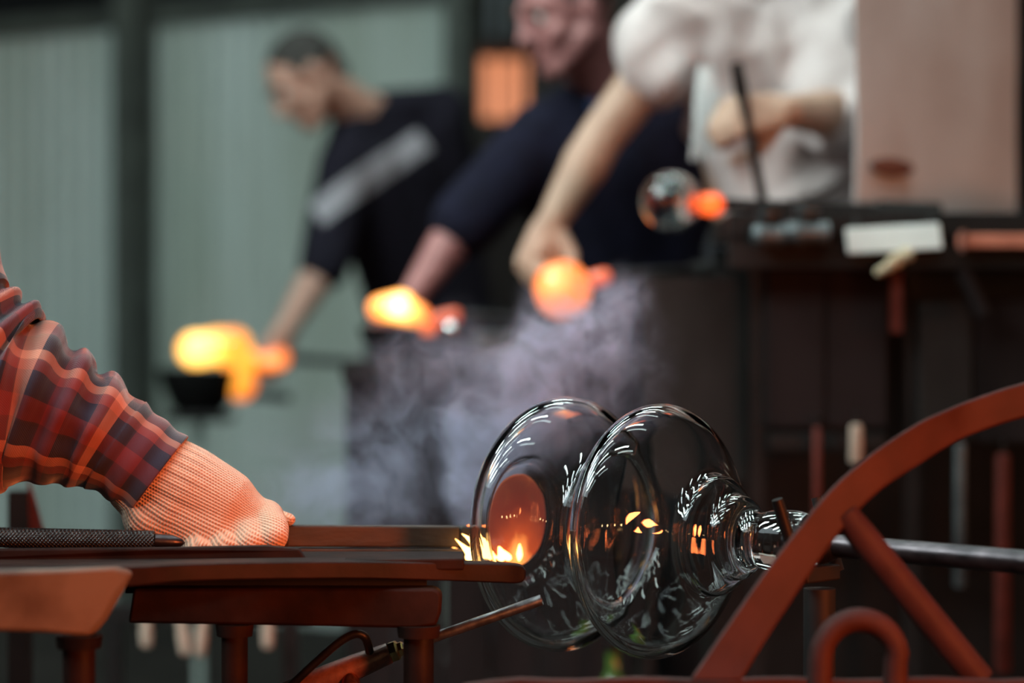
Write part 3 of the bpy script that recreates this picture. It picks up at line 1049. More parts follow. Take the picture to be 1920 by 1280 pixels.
obj('edge_strip', MB().box(V((pa.x, pa.y, bz + 0.332)) + du * (L_ + 0.008), (0.014, 0.02, 0.66), rt), M['darkframe'], hs, smooth=False)
obj('foot_strip', MB().box(V((pa.x, pa.y, bz + 0.006)) + du * L_ / 2 + dn * 0.03, (L_, 0.02, 0.012), rt), M['post'], hs, smooth=False)
obj('rust_patch', MB().ell(V((pa.x, pa.y, bz + 0.088)) + du * 0.085 + dn * 0.017, (0.062, 0.006, 0.016), rt), M['rust'], hs,
    label='brown rusty dent')

# small things hanging on the bench edge
a, b = P(1590, 422, 3.83), P(1765, 474, 3.83)
tr_ = thing('metal_tray', 'pale metal tray hooked on the workbench edge under the heat shield', 'tray', ((a.x + b.x) / 2, 3.83, b.z))
obj('pan', MB().prism([P(1585, 428, 3.83), P(1762, 418, 3.83), P(1768, 466, 3.82), P(1590, 476, 3.82)], (0, 0.008, 0)), M['paper'], tr_, smooth=False, bevel=0.003)
obj('hook', MB().tube([P(1605, 425, 3.835), P(1605, 408, 3.84), P(1606, 403, 3.9)], 0.003, 8), M['iron'], tr_)
obj('hook', MB().tube([P(1745, 420, 3.835), P(1745, 408, 3.84), P(1746, 403, 3.9)], 0.003, 8), M['iron'], tr_)
rg = MB()
for (x, y, r, dx) in ((1665, 500, 13, 0), (1682, 488, 14, 0.004), (1700, 476, 13, 0), (1672, 490, 12, -0.005), (1650, 508, 9, 0)):
    rg.ell(P(x, y, 3.80 + dx), r * 3.8 / FPX)
blob('rag', rg, M['beige'], None, voxel=0.003, smooth=3, label='crumpled beige rag dangling below the pale metal tray', cat='rag',
     disp=lambda p: 0.004 * noise.noise(p * 60))
ob = thing('orange_bar', 'rust orange flat bar lying along the workbench edge under the shield', 'bar', P(1810, 455, 3.95))
obj('bar', MB().box(P(1890, 452, 3.83), (0.16, 0.02, 0.022)), M['orange'], ob, smooth=False, bevel=0.003)
obj('end_plate', MB().box(P(1804, 452, 3.83), (0.006, 0.03, 0.034)), M['rust'], ob, smooth=False, bevel=0.001)
# dark oily parts along the worktop front
for i, (x, y, w_, h_, lab) in enumerate(((1440, 440, 0.05, 0.045, 'dull grey steel valve under the upright rod'),
                                        (1512, 436, 0.07, 0.05, 'dull grey steel valve between rod and pale tray'))):
    vt = thing('steel_valve', lab, 'valve', P(x, y + 20, 3.83))
    cc = P(x, y, 3.82)
    obj('body', MB().lathe(cc - V((w_ / 2, 0, 0)), (1, 0, 0), [(0, 0), (0, 0.012), (0.006, 0.018), (w_ * 0.4, 0.02), (w_ * 0.6, 0.015), (w_, 0.018), (w_, 0)], 18), M['greymetal'], vt)
    obj('wheel', MB().lathe(cc + V((0, 0, 0.02)), (0, 0, 1), [(0, 0), (0, 0.004), (0.012, 0.005), (0.012, 0.02), (0.017, 0.02), (0.017, 0)], 16), M['greymetal'], vt)
    obj('flange', MB().lathe(cc + V((0, 0.004, 0)), (0, 1, 0), [(0, 0), (0, 0.009), (0.02, 0.009), (0.02, 0)], 12), M['greymetal'], vt)

# bars and tool handles hanging below the bench
for i, (x, y0, y1, r, m_, lab, d_) in enumerate((
        (1605, 795, 868, 0.011, 'handle', 'pale wooden handle hanging under the workbench', 3.8),
        (1532, 800, 1000, 0.007, 'redstrip', 'thin dull red bar hanging beside the pale wooden handle', 3.85),
        (1880, 850, 1260, 0.013, 'redstrip', 'broad dark red bar hanging behind the long pipe', 3.85),
        (1800, 830, 1100, 0.010, 'greymetal', 'dark grey bar hanging left of the broad dark red bar', 3.87))):
    hb_ = thing('hanging_bar', lab, 'bar', P(x, y1, d_), None)
    obj('shaft', MB().lathe(P(x, y1, d_), (0, 0, 1), [(0, 0), (0, r * 0.8), (0.004, r), ((y1 - y0) * d_ / FPX - 0.004, r * 0.9), ((y1 - y0) * d_ / FPX, r * 0.5), ((y1 - y0) * d_ / FPX, 0)], 14), M[m_], hb_)
    obj('hook', MB().tube([P(x, y0, d_), P(x, y0 - 14, d_), P(x + 3, y0 - 20, d_ + 0.03), P(x, y0 - 22, d_ + 0.05)], 0.003, 8), M['iron'], hb_)

# rack of pale tool handles far left, behind the bench
rk = thing('tool_rack', 'dark rail with hooks behind the bench carrying four pale handles', 'rack', (P(380, 0, 4.0).x, 4.0, 0.0))
obj('rail', MB().box(P(380, 1150, 4.0), (0.36, 0.02, 0.03)), M['darkframe'], rk, smooth=False)
for x in (215, 545):
    p = P(x, 1150, 4.0)
    obj('post', MB().box((p.x, 4.0, p.z / 2), (0.025, 0.025, p.z)), M['darkframe'], rk, smooth=False)
for i, (x, dx, y1) in enumerate(((273, 2, 1214), (338, 10, 1228), (382, -8, 1230), (502, 0, 1216))):
    tt = thing('wooden_tool', 'pale wooden tool under the bench beam, %s from the left' % ('first', 'second', 'third', 'fourth')[i], 'tool',
               P(x, y1, 3.97), 'pale tool handles under the bench beam')
    a, b = P(x + dx, y1, 3.97), P(x, 1150, 3.97)
    pts = [lerp(a, b, q) for q in (0, 0.05, 0.4, 0.8, 1)]
    obj('grip', MB().tube(pts, [0.004, 0.0085, 0.0105, 0.008, 0.006], 12), M['handle'], tt)
    obj('loop', MB().tube([b, b + V((0, 0, 0.012)), b + V((0, 0.02, 0.016))], 0.002, 6), M['iron'], tt)

# green bottle below the vessel, far back
bt = P(1150, 1262, 3.7)
gbt = thing('bottle', 'small green bottle seen below the big glass vessel', 'bottle', (bt.x, bt.y, bt.z - 0.14))
obj('body', MB().lathe(bt - V((0, 0, 0.14)), (0, 0, 1), [(0, 0), (0, 0.03), (0.1, 0.032), (0.13, 0.02), (0.145, 0.011), (0.175, 0.011), (0.175, 0)], 24), mat('green_glass_glaze', (0.05, 0.10, 0.02), (0.03, 0.06, 0.012), 0.15), gbt)
obj('cap', MB().lathe(bt + V((0, 0, 0.035)), (0, 0, 1), [(0, 0), (0, 0.013), (0.016, 0.013), (0.016, 0)], 18), M['iron'], gbt)
sh_ = thing('low_shelf', 'low dark shelf under the green bottle', 'shelf', (bt.x, bt.y, 0.0))
obj('board', MB().box((bt.x, bt.y, bt.z - 0.155), (0.3, 0.2, 0.03)), M['darkframe'], sh_, smooth=False)
for s_ in (-0.13, 0.13):
    obj('leg', MB().box((bt.x + s_, bt.y, (bt.z - 0.17) / 2), (0.03, 0.16, bt.z - 0.17)), M['darkframe'], sh_, smooth=False)

# dark upright with a red gusset, far left edge
up = thing('steel_upright', 'dark steel upright with a red gusset, below the plaid sleeve', 'post', (P(35, 0, 3.3).x, 3.3, 0))
p0 = P(38, 920, 3.3)
obj('post', MB().box((p0.x, 3.3, p0.z / 2), (0.028, 0.03, p0.z)), M['darkframe'], up, smooth=False)
obj('gusset', MB().prism([P(52, 900, 3.29), P(62, 930, 3.29), P(84, 1010, 3.29), P(52, 1010, 3.29)], (0, 0.012, 0)), M['redstrip'], up, smooth=False)

# ------------------------------------------------------------------ the glass vessel
AX = V((math.sin(math.radians(49)), -math.cos(math.radians(49)), -0.012)).normalized()
GC = P(1237, 996, 2.6)
out_ctrl = [(194, 17), (196, 23), (188, 30), (172, 33), (150, 32), (134, 29), (124, 30), (117, 36), (111, 42.5), (104, 45), (97, 46),
            (92, 50), (87, 58), (81, 63), (73, 64.5), (64, 68), (55, 80), (44, 98), (31, 116), (17, 130), (3, 137), (-10, 135.5), (-23, 126), (-35, 110),
            (-47, 95), (-60, 86), (-72, 86), (-84, 95), (-95, 110), (-107, 127), (-120, 138.5), (-133, 142), (-146, 139), (-158, 130),
            (-169, 115), (-178, 98), (-184, 86), (-189, 77), (-196, 72), (-204, 67), (-208, 56), (-207, 32)]
outer = [(float(a), float(b)) for a, b in spline(out_ctrl, 5)]
# wall thickness: the inner skin is the outer one offset along its normal
i0 = min(range(len(outer)), key=lambda i: abs(outer[i][0] - 108) + abs(outer[i][1] - 43))

def fix_inner():
    # robust normal: rotate tangent by +90deg consistently (profile runs towards -s with interior on one side)
    res = []
    for i in range(i0, len(outer)):
        p, q = outer[max(i - 1, 0)], outer[min(i + 1, len(outer) - 1)]
        tx, ty = q[0] - p[0], q[1] - p[1]
        ln = math.hypot(tx, ty) or 1
        # moving towards -s along the outside, interior (r smaller) is at the rotation (tx,ty)->( -ty, tx)
        nx_, ny_ = -ty / ln, tx / ln
        th = 5.0 + 1.5 * max(0, (outer[i][1] - 120) / 22)
        res.append((outer[i][0] + nx_ * th, outer[i][1] + ny_ * th))
    return res


inner = fix_inner()
mm = 0.001
po = [(194 * mm, 0.0)] + [(a * mm, b * mm) for a, b in outer] + [(-206.5 * mm, 0.0)]
pi_ = [(116 * mm, 0.0), (115.5 * mm, 14 * mm), (113 * mm, 28 * mm)] + [(a * mm, b * mm) for a, b in inner if b > 20] + [(-201.5 * mm, 0.0)]
gv = thing('glass_vessel', 'large clear double-disc glass vessel being shaped on the long pipe', 'vessel', GC - V((0, 0, 0.142)))
mb = MB().lathe(GC, AX, po, 144, 0.006)
k0 = len(mb.f)
mb2 = MB().lathe(GC, AX, pi_, 144, 0.006)
mb.add(mb2.v, [tuple(reversed(f)) for f in mb2.f])
vessel = obj('body', mb, M['glass'], gv, recalc=False, sharp=1.2)
# make sure the outside skin faces outwards
me = vessel.data
ctr_ = GC - root_loc(gv)
f0 = max(list(me.polygons)[:k0], key=lambda f: (V(f.center) - ctr_).cross(AX).length)
ctr = GC - root_loc(gv)
axp = ctr + AX * ((V(f0.center) - ctr).dot(AX))
if f0.normal.dot(V(f0.center) - axp) < 0:
    me.flip_normals()
# emissive disc on the base, imitating flames and burning wood refracted through the glass
glow_low = GC - AX * 0.212 + V((0, 0, -0.045))
M['baseglow'] = hot_mat('base_glow', glow_low, 0.12, [(0.05, (2.2, 0.75, 0.16)), (0.25, (0.55, 0.08, 0.025)), (0.5, (0.13, 0.022, 0.018)), (0.75, (0.09, 0.022, 0.02)), (1.0, (0.30, 0.06, 0.025))])
obj('glow_disc', MB().lathe(GC, AX, [(-0.2095, 0), (-0.2095, 0.044), (-0.2085, 0.052), (-0.2095, 0.0535), (-0.2125, 0.050), (-0.2125, 0)], 48), M['baseglow'], gv, label='orange disc painted with the refracted flame glow')
# seeds (air bubbles) trapped in the thick neck
rnd = random.Random(4)
for k in range(10):
    s_ = 0.128 + 0.05 * rnd.random()
    a_ = rnd.random() * 2 * PI
    r_ = 0.012 + 0.014 * rnd.random()
    u_ = V((0, 0, 1)).cross(AX).normalized()
    c_ = GC + AX * s_ + (u_ * math.cos(a_) + AX.cross(u_) * math.sin(a_)) * r_
    bb = MB().ell(c_, 0.0011 + 0.0012 * rnd.random(), None, 10, 6)
    bb.f = [tuple(reversed(f)) for f in bb.f]
    obj('seed', bb, M['glass'], gv, recalc=False)

# the long pipe the vessel hangs on
pip = thing('blowpipe', 'long steel pipe carrying the clear glass vessel, behind the red strut', 'pipe', GC + AX * 0.2)
p0, p1 = GC + AX * 0.170, GC + AX * 1.15 + V((0, 0, -0.006))
obj('tube', MB().tube([p0, lerp(p0, p1, 0.5), p1], 0.0118, 24), M['pipe'], pip)
obj('collar', MB().lathe(GC + AX * 0.196, AX, [(0, 0.0119), (0, 0.0185), (0.012, 0.02), (0.024, 0.0165), (0.03, 0.0119)], 24), M['iron'], pip)
obj('mouthpiece', MB().lathe(p1, AX, [(0, 0), (0, 0.0135), (0.03, 0.0135), (0.05, 0.009), (0.05, 0)], 20), M['pipe'], pip)

# fork stand holding the pipe
fp = GC + AX * 0.205
side = V((AX.y, -AX.x, 0)).normalized()      # towards the camera and left
if side.y > 0:
    side = -side
fs_ = thing('fork_stand', 'dark steel post with two prongs holding the pipe behind the red arch', 'stand', (fp.x, fp.y, 0.0))
zt = fp.z - 0.045
obj('post', MB().tube([(fp.x, fp.y, 0.02), (fp.x, fp.y, zt)], 0.0165, 16), M['darkframe'], fs_)
obj('cross_bar', MB().box((fp.x, fp.y, fp.z - 0.03), (0.012, 0.060, 0.016), Matrix.Rotation(math.atan2(side.y, side.x) - PI / 2, 3, 'Z')), M['darkframe'], fs_, bevel=0.002, smooth=False)
pa_ = P(1457, 936, 2.43)
pb_ = fp + side * 0.034 + V((0, 0, -0.03))
M['prong'] = mat('blackened_prong', (0.006, 0.004, 0.004), (0.003, 0.002, 0.002), 0.5, spec=0.15)
obj('prong', MB().tube([pb_, lerp(pb_, pa_, 0.9), pa_], [0.0068, 0.0062, 0.0058], 14), M['prong'], fs_)
pa2 = P(1531, 932, 2.50)
pb2 = fp - side * 0.034 + V((0, 0, -0.03))
obj('prong', MB().tube([pb2, lerp(pb2, pa2, 0.9), pa2], [0.0068, 0.0062, 0.0058], 14), M['darkframe'], fs_)
obj('base_plate', MB().lathe((fp.x, fp.y, 0), (0, 0, 1), [(0, 0), (0, 0.14), (0.015, 0.14), (0.02, 0.02), (0.02, 0)], 28), M['darkframe'], fs_)

# ------------------------------------------------------------------ red arched frame in the foreground (right)
rf = thing('arched_frame', 'red painted steel frame with arch, slanted strut and small loop, right foreground', 'frame', (P(1580, 0, 2.22).x, 2.22, 0.0))
top = [(1292, 1276), (1360, 1176), (1425, 1083), (1490, 998), (1557, 917), (1627, 855), (1680, 818), (1730, 788), (1775, 768), (1819, 750), (1920, 717), (2060, 690), (2200, 690)]
bot = [(1390, 1276), (1430, 1210), (1477, 1139), (1527, 1064), (1583, 988), (1640, 928), (1690, 892), (1730, 867), (1775, 838), (1819, 816), (1920, 783), (2060, 757), (2200, 756)]
dep = [2.20 + 0.16 * i / 12 for i in range(13)]
top_s = spline(top, 4)
bot_s = spline(bot, 4)
mb = MB()
vs, fs = [], []
m_ = len(top_s)
for i in range(m_):
    d_ = 2.20 + 0.16 * i / (m_ - 1)
    a, b = P(top_s[i][0], top_s[i][1], d_), P(bot_s[i][0], bot_s[i][1], d_)
    vs += [a, b, b + V((0.002, 0.012, 0)), a + V((0.002, 0.012, 0))]
for i in range(m_ - 1):
    a, b = i * 4, i * 4 + 4
    for j in range(4):
        j2 = (j + 1) % 4
        fs.append((a + j, a + j2, b + j2, b + j))
fs += [(0, 3, 2, 1), (4 * m_ - 4, 4 * m_ - 3, 4 * m_ - 2, 4 * m_ - 1)]
obj('arch', mb.add(vs, fs), M['red'], rf, bevel=0.0025, sharp=0.6)
obj('strut', MB().tube([P(1584, 962, 2.262), P(1620, 1010, 2.262), P(1838, 1276, 2.262)], [0.0125, 0.0145, 0.0145], 20, squash=(0.85, 1)), M['red'], rf)
lp = [(1536, 1290), (1538, 1240)] + [(1611 - 73 * math.cos(PI * k / 16), 1238 - 77 * math.sin(PI * k / 16)) for k in range(1, 16)] + [(1679, 1240), (1678, 1290)]
obj('loop', MB().tube([P(x, y, 2.23) for x, y in lp], 0.0112, 18), M['red'], rf)
a, b = P(865, 1271, 2.235), P(2200, 1271, 2.235)
mb = MB()
vs, fs = [], []
n_ = 24
for i in range(n_ + 1):
    x = a.x + (b.x - a.x) * i / n_
    z = a.z + 0.0012 * math.sin(i * 1.3) - (0.006 if i < 2 else 0) * (2 - i) / 2
    for (dy, dz) in ((-0.008, 0), (0.008, 0), (0.008, -0.04), (-0.008, -0.04)):
        vs.append(V((x, 2.235 + dy, z + dz)))
for i in range(n_):
    q, r_ = i * 4, i * 4 + 4
    for j in range(4):
        fs.append((q + j, q + (j + 1) % 4, r_ + (j + 1) % 4, r_ + j))
fs += [(0, 3, 2, 1), (4 * n_, 4 * n_ + 1, 4 * n_ + 2, 4 * n_ + 3)]
obj('bottom_rail', mb.add(vs, fs), M['red'], rf, bevel=0.002, sharp=0.6)
for x in (1000, 1320, 2150):
    p = P(x, 1310, 2.235)
    obj('leg', MB().box((p.x, 2.235, p.z / 2), (0.035, 0.014, p.z)), M['red'], rf, smooth=False, bevel=0.002)
pr = P(2190, 690, 2.36)
obj('leg', MB().box((pr.x, 2.35, pr.z / 2 + 0.02), (0.04, 0.014, pr.z)), M['red'], rf, smooth=False, bevel=0.002)

# ------------------------------------------------------------------ gaffer's bench, left foreground
gb_ = thing('glassmaker_bench', 'rusty steel glassmaker bench with long arm reaching to the glass vessel', 'bench', (P(450, 0, 2.45).x, 2.45, 0.0))
# long bar: flange face on the left, slim arm to the right
tp = [(-160, 1074, 2.16), (0, 1070, 2.22), (120, 1067, 2.26), (205, 1063, 2.30), (260, 1062, 2.33), (330, 1058, 2.36), (430, 1055, 2.39), (560, 1053, 2.42), (700, 1053, 2.45), (840, 1055, 2.475), (940, 1057, 2.49), (975, 1060, 2.50), (986, 1070, 2.502)]
bp_ = [(-160, 1104, 2.16), (0, 1102, 2.22), (120, 1100, 2.26), (205, 1100, 2.30), (260, 1098, 2.33), (330, 1091, 2.36), (430, 1087, 2.39), (560, 1085, 2.42), (700, 1085, 2.45), (840, 1089, 2.475), (940, 1093, 2.49), (975, 1093, 2.50), (986, 1083, 2.502)]
ts, bs = spline(tp, 3), spline(bp_, 3)
vs, fs = [], []
m_ = len(ts)
for i in range(m_):
    a, b = P(*ts[i]), P(*bs[i])
    w_ = 0.05 if ts[i][0] < 700 else max(0.02, 0.05 - 0.03 * (ts[i][0] - 700) / 280)
    vs += [a, b, b + V((0, w_, 0)), a + V((0, w_, 0))]
for i in range(m_ - 1):
    q, r_ = i * 4, i * 4 + 4
    for j in range(4):
        fs.append((q + j, q + (j + 1) % 4, r_ + (j + 1) % 4, r_ + j))
fs += [(0, 3, 2, 1), (4 * m_ - 4, 4 * m_ - 3, 4 * m_ - 2, 4 * m_ - 1)]
obj('arm', MB().add(vs, fs), M['bench'], gb_, bevel=0.002, sharp=0.6)
fl = [P(-170, 1074, 2.148), P(0, 1070, 2.208), P(120, 1067, 2.248), P(212, 1063, 2.286), P(242, 1072, 2.30), P(222, 1110, 2.292), P(190, 1165, 2.28), P(168, 1192, 2.27),
      P(140, 1192, 2.262), P(90, 1187, 2.246), P(0, 1184, 2.212), P(-170, 1182, 2.15)]
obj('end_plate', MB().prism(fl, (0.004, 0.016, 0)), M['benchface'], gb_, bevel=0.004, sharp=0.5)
# flat bed between the bars
mb = MB()
bed = [P(-200, 1052, 2.40), P(870, 1046, 2.475), P(870, 1027, 2.56), P(-200, 1027, 2.56)]
zb = 0.978
bedp = [V((p.x, p.y, zb)) for p in bed]
obj('bed_plate', MB().prism(bedp, (0, 0, -0.012)), M['apron'], gb_, bevel=0.002, smooth=False)
lipm = [P(-200, 1030, 2.455), P(300, 1027, 2.47), P(500, 1023, 2.48), P(560, 1029, 2.482), P(575, 1052, 2.482), P(-200, 1056, 2.455)]
obj('lip', MB().prism(lipm, (0, 0.014, 0)), M['apron'], gb_, bevel=0.002, smooth=False)
# apron beam and its rounded end
ap = [P(250, 1103, 2.46), P(810, 1103, 2.46), P(822, 1107, 2.46), P(828, 1118, 2.46), P(826, 1150, 2.46), P(818, 1172, 2.46), P(775, 1178, 2.46), P(500, 1172, 2.46), P(240, 1168, 2.46)]
obj('shade_strip', MB().prism([P(235, 1070, 2.497), P(800, 1070, 2.497), P(800, 1112, 2.497), P(235, 1112, 2.497)], (0, 0.006, 0)), M['darkframe'], gb_, smooth=False)  # dark strip standing in for the black shadow between arm and beam
obj('beam', MB().prism(ap, (0, 0.035, 0)), M['apron'], gb_, bevel=0.003, sharp=0.5)
for (x, r_, d_, y0) in ((148, 0.0155, 2.27, 1190), (440, 0.0135, 2.47, 1170), (785, 0.0155, 2.47, 1172)):
    p = P(x, y0, d_)
    l = obj('leg', MB().tube([(p.x, d_, 0.0), (p.x, d_, p.z)], r_, 18), M['bench'] if x != 440 else M['apron'], gb_)
    obj('ferrule', MB().lathe((p.x, d_, p.z - 0.012), (0, 0, 1), [(0, r_), (0, r_ * 1.35), (0.012, r_ * 1.45), (0.012, r_ * 0.9)], 18), M['apron'], l)
for (x, d_) in ((-180, 2.3), (-180, 2.54)):
    p = P(x, 1080, d_)
    obj('leg', MB().tube([(p.x, d_, 0.0), (p.x, d_, 0.965)], 0.015, 14), M['apron'], gb_)
for (a, b) in (((-180, 2.54), (440, 2.47)), ((440, 2.47), (785, 2.47))):
    obj('stretcher', MB().tube([V((P(a[0], 0, a[1]).x, a[1], 0.25)), V((P(b[0], 0, b[1]).x, b[1], 0.25))], 0.010, 10), M['apron'], gb_)

# knurled tool lying on the bed


def knurl_mat():
    m = mat('knurled_black_steel', (0.05, 0.045, 0.045), (0.025, 0.022, 0.022), 0.35, metal=0.7, scale=60)
    n, l = nt(m)
    b = n['Principled BSDF']
    tc = [x for x in n if x.type == 'TEX_COORD'][0]
    hs_ = []
    for sx in (1, -1):
        mp = n.new('ShaderNodeMapping')
        mp.inputs['Rotation'].default_value = (0, sx * math.radians(45), 0)
        l.new(tc.outputs['Object'], mp.inputs['Vector'])
        wv = n.new('ShaderNodeTexWave')
        wv.inputs['Scale'].default_value = 110
        wv.bands_direction = 'X'
        l.new(mp.outputs[0], wv.inputs['Vector'])
        hs_.append(wv.outputs['Color'])
    mx = n.new('ShaderNodeMath')
    mx.operation = 'MULTIPLY'
    l.new(hs_[0], mx.inputs[0])
    l.new(hs_[1], mx.inputs[1])
    bp = n.new('ShaderNodeBump')
    bp.inputs['Strength'].default_value = 0.9
    bp.inputs['Distance'].default_value = 0.0025
    l.new(mx.outputs[0], bp.inputs['Height'])
    l.new(bp.outputs[0], b.inputs['Normal'])
    return m


kt = thing('knurled_tool', 'dark knurled steel tool handle lying on the bench before the glove', 'tool', P(150, 1030, 2.47))
a, b = P(-150, 1004, 2.505), P(290, 1013, 2.515)
r_ = 0.0105
ax_ = (b - a)
Lk = ax_.length
obj('grip', MB().lathe(a, ax_, [(0, 0), (0, r_ * 0.9), (0.004, r_), (Lk - 0.003, r_), (Lk, r_ * 0.93), (Lk, 0)], 36), knurl_mat(), kt)
b2 = P(345, 1017, 2.52)
obj('stem', MB().lathe(b, b2 - b, [(0, 0), (0, 0.0072), (0.018, 0.0072), (0.028, 0.004), (0.032, 0)], 20), M['pipe'], kt)

# ------------------------------------------------------------------ wooden paddle pressed on the base of the vessel
pd = thing('wooden_paddle', 'charred wooden paddle held by the glove against the vessel base', 'paddle', P(700, 1030, 2.66))
e0, e1 = P(330, 1008, 2.60), P(938, 1010, 2.745)
dx = (e1 - e0).normalized()
dz = V((0, 0, 1))
dy = dz.cross(dx).normalized()


def beam(a, b, y0, y1, z0, z1):
    vs = []
    for p in (a, b):
        for (yy, zz) in ((y0, z0), (y1, z0), (y1, z1), (y0, z1)):
            vs.append(p + dy * yy + dz * zz)
    return MB().add(vs, [(0, 1, 2, 3), (7, 6, 5, 4), (0, 4, 5, 1), (1, 5, 6, 2), (2, 6, 7, 3), (3, 7, 4, 0)])


Lp = (e1 - e0).length
p_h = e0 + dx * Lp * 0.30
obj('blade', beam(p_h, e0 + dx * Lp * 0.86, -0.009, 0.009, -0.009, 0.0145), M['plank'], pd, bevel=0.002, smooth=False)
obj('blade', beam(p_h, e0 + dx * Lp * 0.87, -0.011, 0.011, -0.022, -0.0105), M['plank'], pd, bevel=0.002, smooth=False)
obj('burnt_end', beam(e0 + dx * Lp * 0.862, e1, -0.0095, 0.0095, -0.021, 0.0145), M['char'], pd, bevel=0.003, smooth=False, label='burnt black end')
obj('handle', MB().tube([e0, lerp(e0, p_h, 0.5), p_h + dx * 0.01], [0.013, 0.012, 0.012], 16), M['plank'], pd)

# flames and sparks where the wood burns
flames = [(897, 1050, 2.703, 0.030, 0.011, 'small yellow flame left of the vessel base'), (928, 1052, 2.716, 0.022, 0.009, 'small yellow flame in the middle at the burning paddle tip'),
          (957, 1054, 2.747, 0.034, 0.012, 'largest yellow flame, seen through the vessel base')]
for (x, y, d_, h_, r_, lab) in flames:
    c_ = P(x, y, d_)
    ft = thing('flame', lab, 'flame', c_, 'flames on the burning paddle')
    rf_ = random.Random(int(x))
    for k in range(5):
        hh_ = h_ * (1.0, 0.62, 0.8, 0.5, 0.4)[k]
        off = V((rf_.uniform(-1.5, 1.2) * r_ if k else 0, rf_.uniform(-0.3, 0.3) * r_, 0))
        lean = rf_.uniform(-0.7, 0.15)
        tw = rf_.uniform(2, 5)
        pts = [c_ + off + V((hh_ * (lean * q * q + 0.10 * math.sin(q * tw + k)), 0, hh_ * q)) for q in (0, 0.12, 0.3, 0.5, 0.7, 0.88, 1)]
        rr = r_ * (0.75, 0.5, 0.42, 0.5, 0.3)[k]
        obj('core' if k == 0 else 'tongue', MB().tube(pts, [rr * q for q in (0.4, 0.9, 1, 0.7, 0.4, 0.18, 0.02)], 12), M['flame'], ft)
em = MB()
em.ell(P(915, 1046, 2.722), (0.022, 0.006, 0.004)).ell(P(939, 1020, 2.742), (0.004, 0.009, 0.012)).ell(P(905, 985, 2.73), (0.018, 0.008, 0.002))
obj('embers', em, M['ember'], pd, label='glowing orange edge')
rnd = random.Random(7)
for k in range(5):
    a = P(884 - 6 * k, 1046 - 4 * k + rnd.uniform(-6, 6), 2.72)
    b = a + V((-0.006 - 0.006 * rnd.random(), 0, 0.003 + 0.003 * rnd.random()))
    s_ = obj('spark', MB().tube([a, lerp(a, b, 0.5), b], [0.0003, 0.0007, 0.0002], 6), M['spark'], None)
    tag(s_, 'tiny orange spark left of the small flame, %s from the flame' % ('first', 'second', 'third', 'fourth', 'fifth')[k], 'spark', 'sparks from the paddle')

# ------------------------------------------------------------------ gas torch under the bench
to = thing('gas_torch', 'gas torch with grey nozzle and lever pointing up at the vessel', 'torch', P(600, 1290, 2.50))
na, nb_ = P(735, 1222, 2.53), P(1016, 1124, 2.515)
nd = (nb_ - na).normalized()
obj('nozzle', MB().lathe(na, nd, [(0, 0), (0, 0.0052), ((nb_ - na).length - 0.001, 0.0058), ((nb_ - na).length, 0.0052), ((nb_ - na).length - 0.02, 0.004), ((nb_ - na).length - 0.02, 0)], 24), M['nozzle'], to)
obj('nut', MB().lathe(na - nd * 0.004, nd, [(0, 0), (0, 0.010), (0.003, 0.0115), (0.010, 0.0115), (0.012, 0.008), (0.016, 0.0085), (0.018, 0.006), (0.018, 0)], 6), M['brass'], to, smooth=False)
ba = P(505, 1315, 2.52)
bd = (na - ba)
Lb = bd.length
obj('body', MB().lathe(ba, bd, [(0, 0), (0, 0.011), (0.004, 0.0135), (Lb * 0.5, 0.0142), (Lb - 0.04, 0.0135), (Lb - 0.012, 0.0115), (Lb - 0.003, 0.011), (Lb - 0.003, 0)], 28), M['torch'], to)
lev = [P(545, 1285, 2.505), P(590, 1243, 2.502), P(630, 1208, 2.50), P(655, 1192, 2.50), P(672, 1188, 2.50), P(684, 1194, 2.502), P(690, 1208, 2.508), P(693, 1222, 2.515)]
lv = spline([tuple(p) for p in lev], 4)
obj('lever', MB().tube([V(p) for p in lv], 0.0045, 12), M['iron'], to)
obj('valve', MB().lathe(P(655, 1262, 2.52), (P(660, 1300, 2.51) - P(655, 1262, 2.52)), [(0, 0), (0, 0.006), (0.008, 0.010), (0.014, 0.0105), (0.017, 0.008), (0.02, 0.008), (0.02, 0)], 16), mat('copper_valve', (0.5, 0.2, 0.12), (0.35, 0.12, 0.07), 0.25, metal=0.9), to)
obj('hose', MB().tube([ba, ba + V((-0.06, 0.01, -0.06)), ba + V((-0.12, 0.03, -0.2)), ba + V((-0.1, 0.06, -0.45)), ba + V((0.0, 0.1, ba.z * -1 + 0.01))], 0.008, 12), M['char'], to)

# ------------------------------------------------------------------ glassmaker in the plaid shirt (left), gloved hand on the paddle
DA = 2.60
S_, E_, C_ = P(-215, 330, 2.62), P(-100, 722, 2.585), P(297, 892, 2.60)


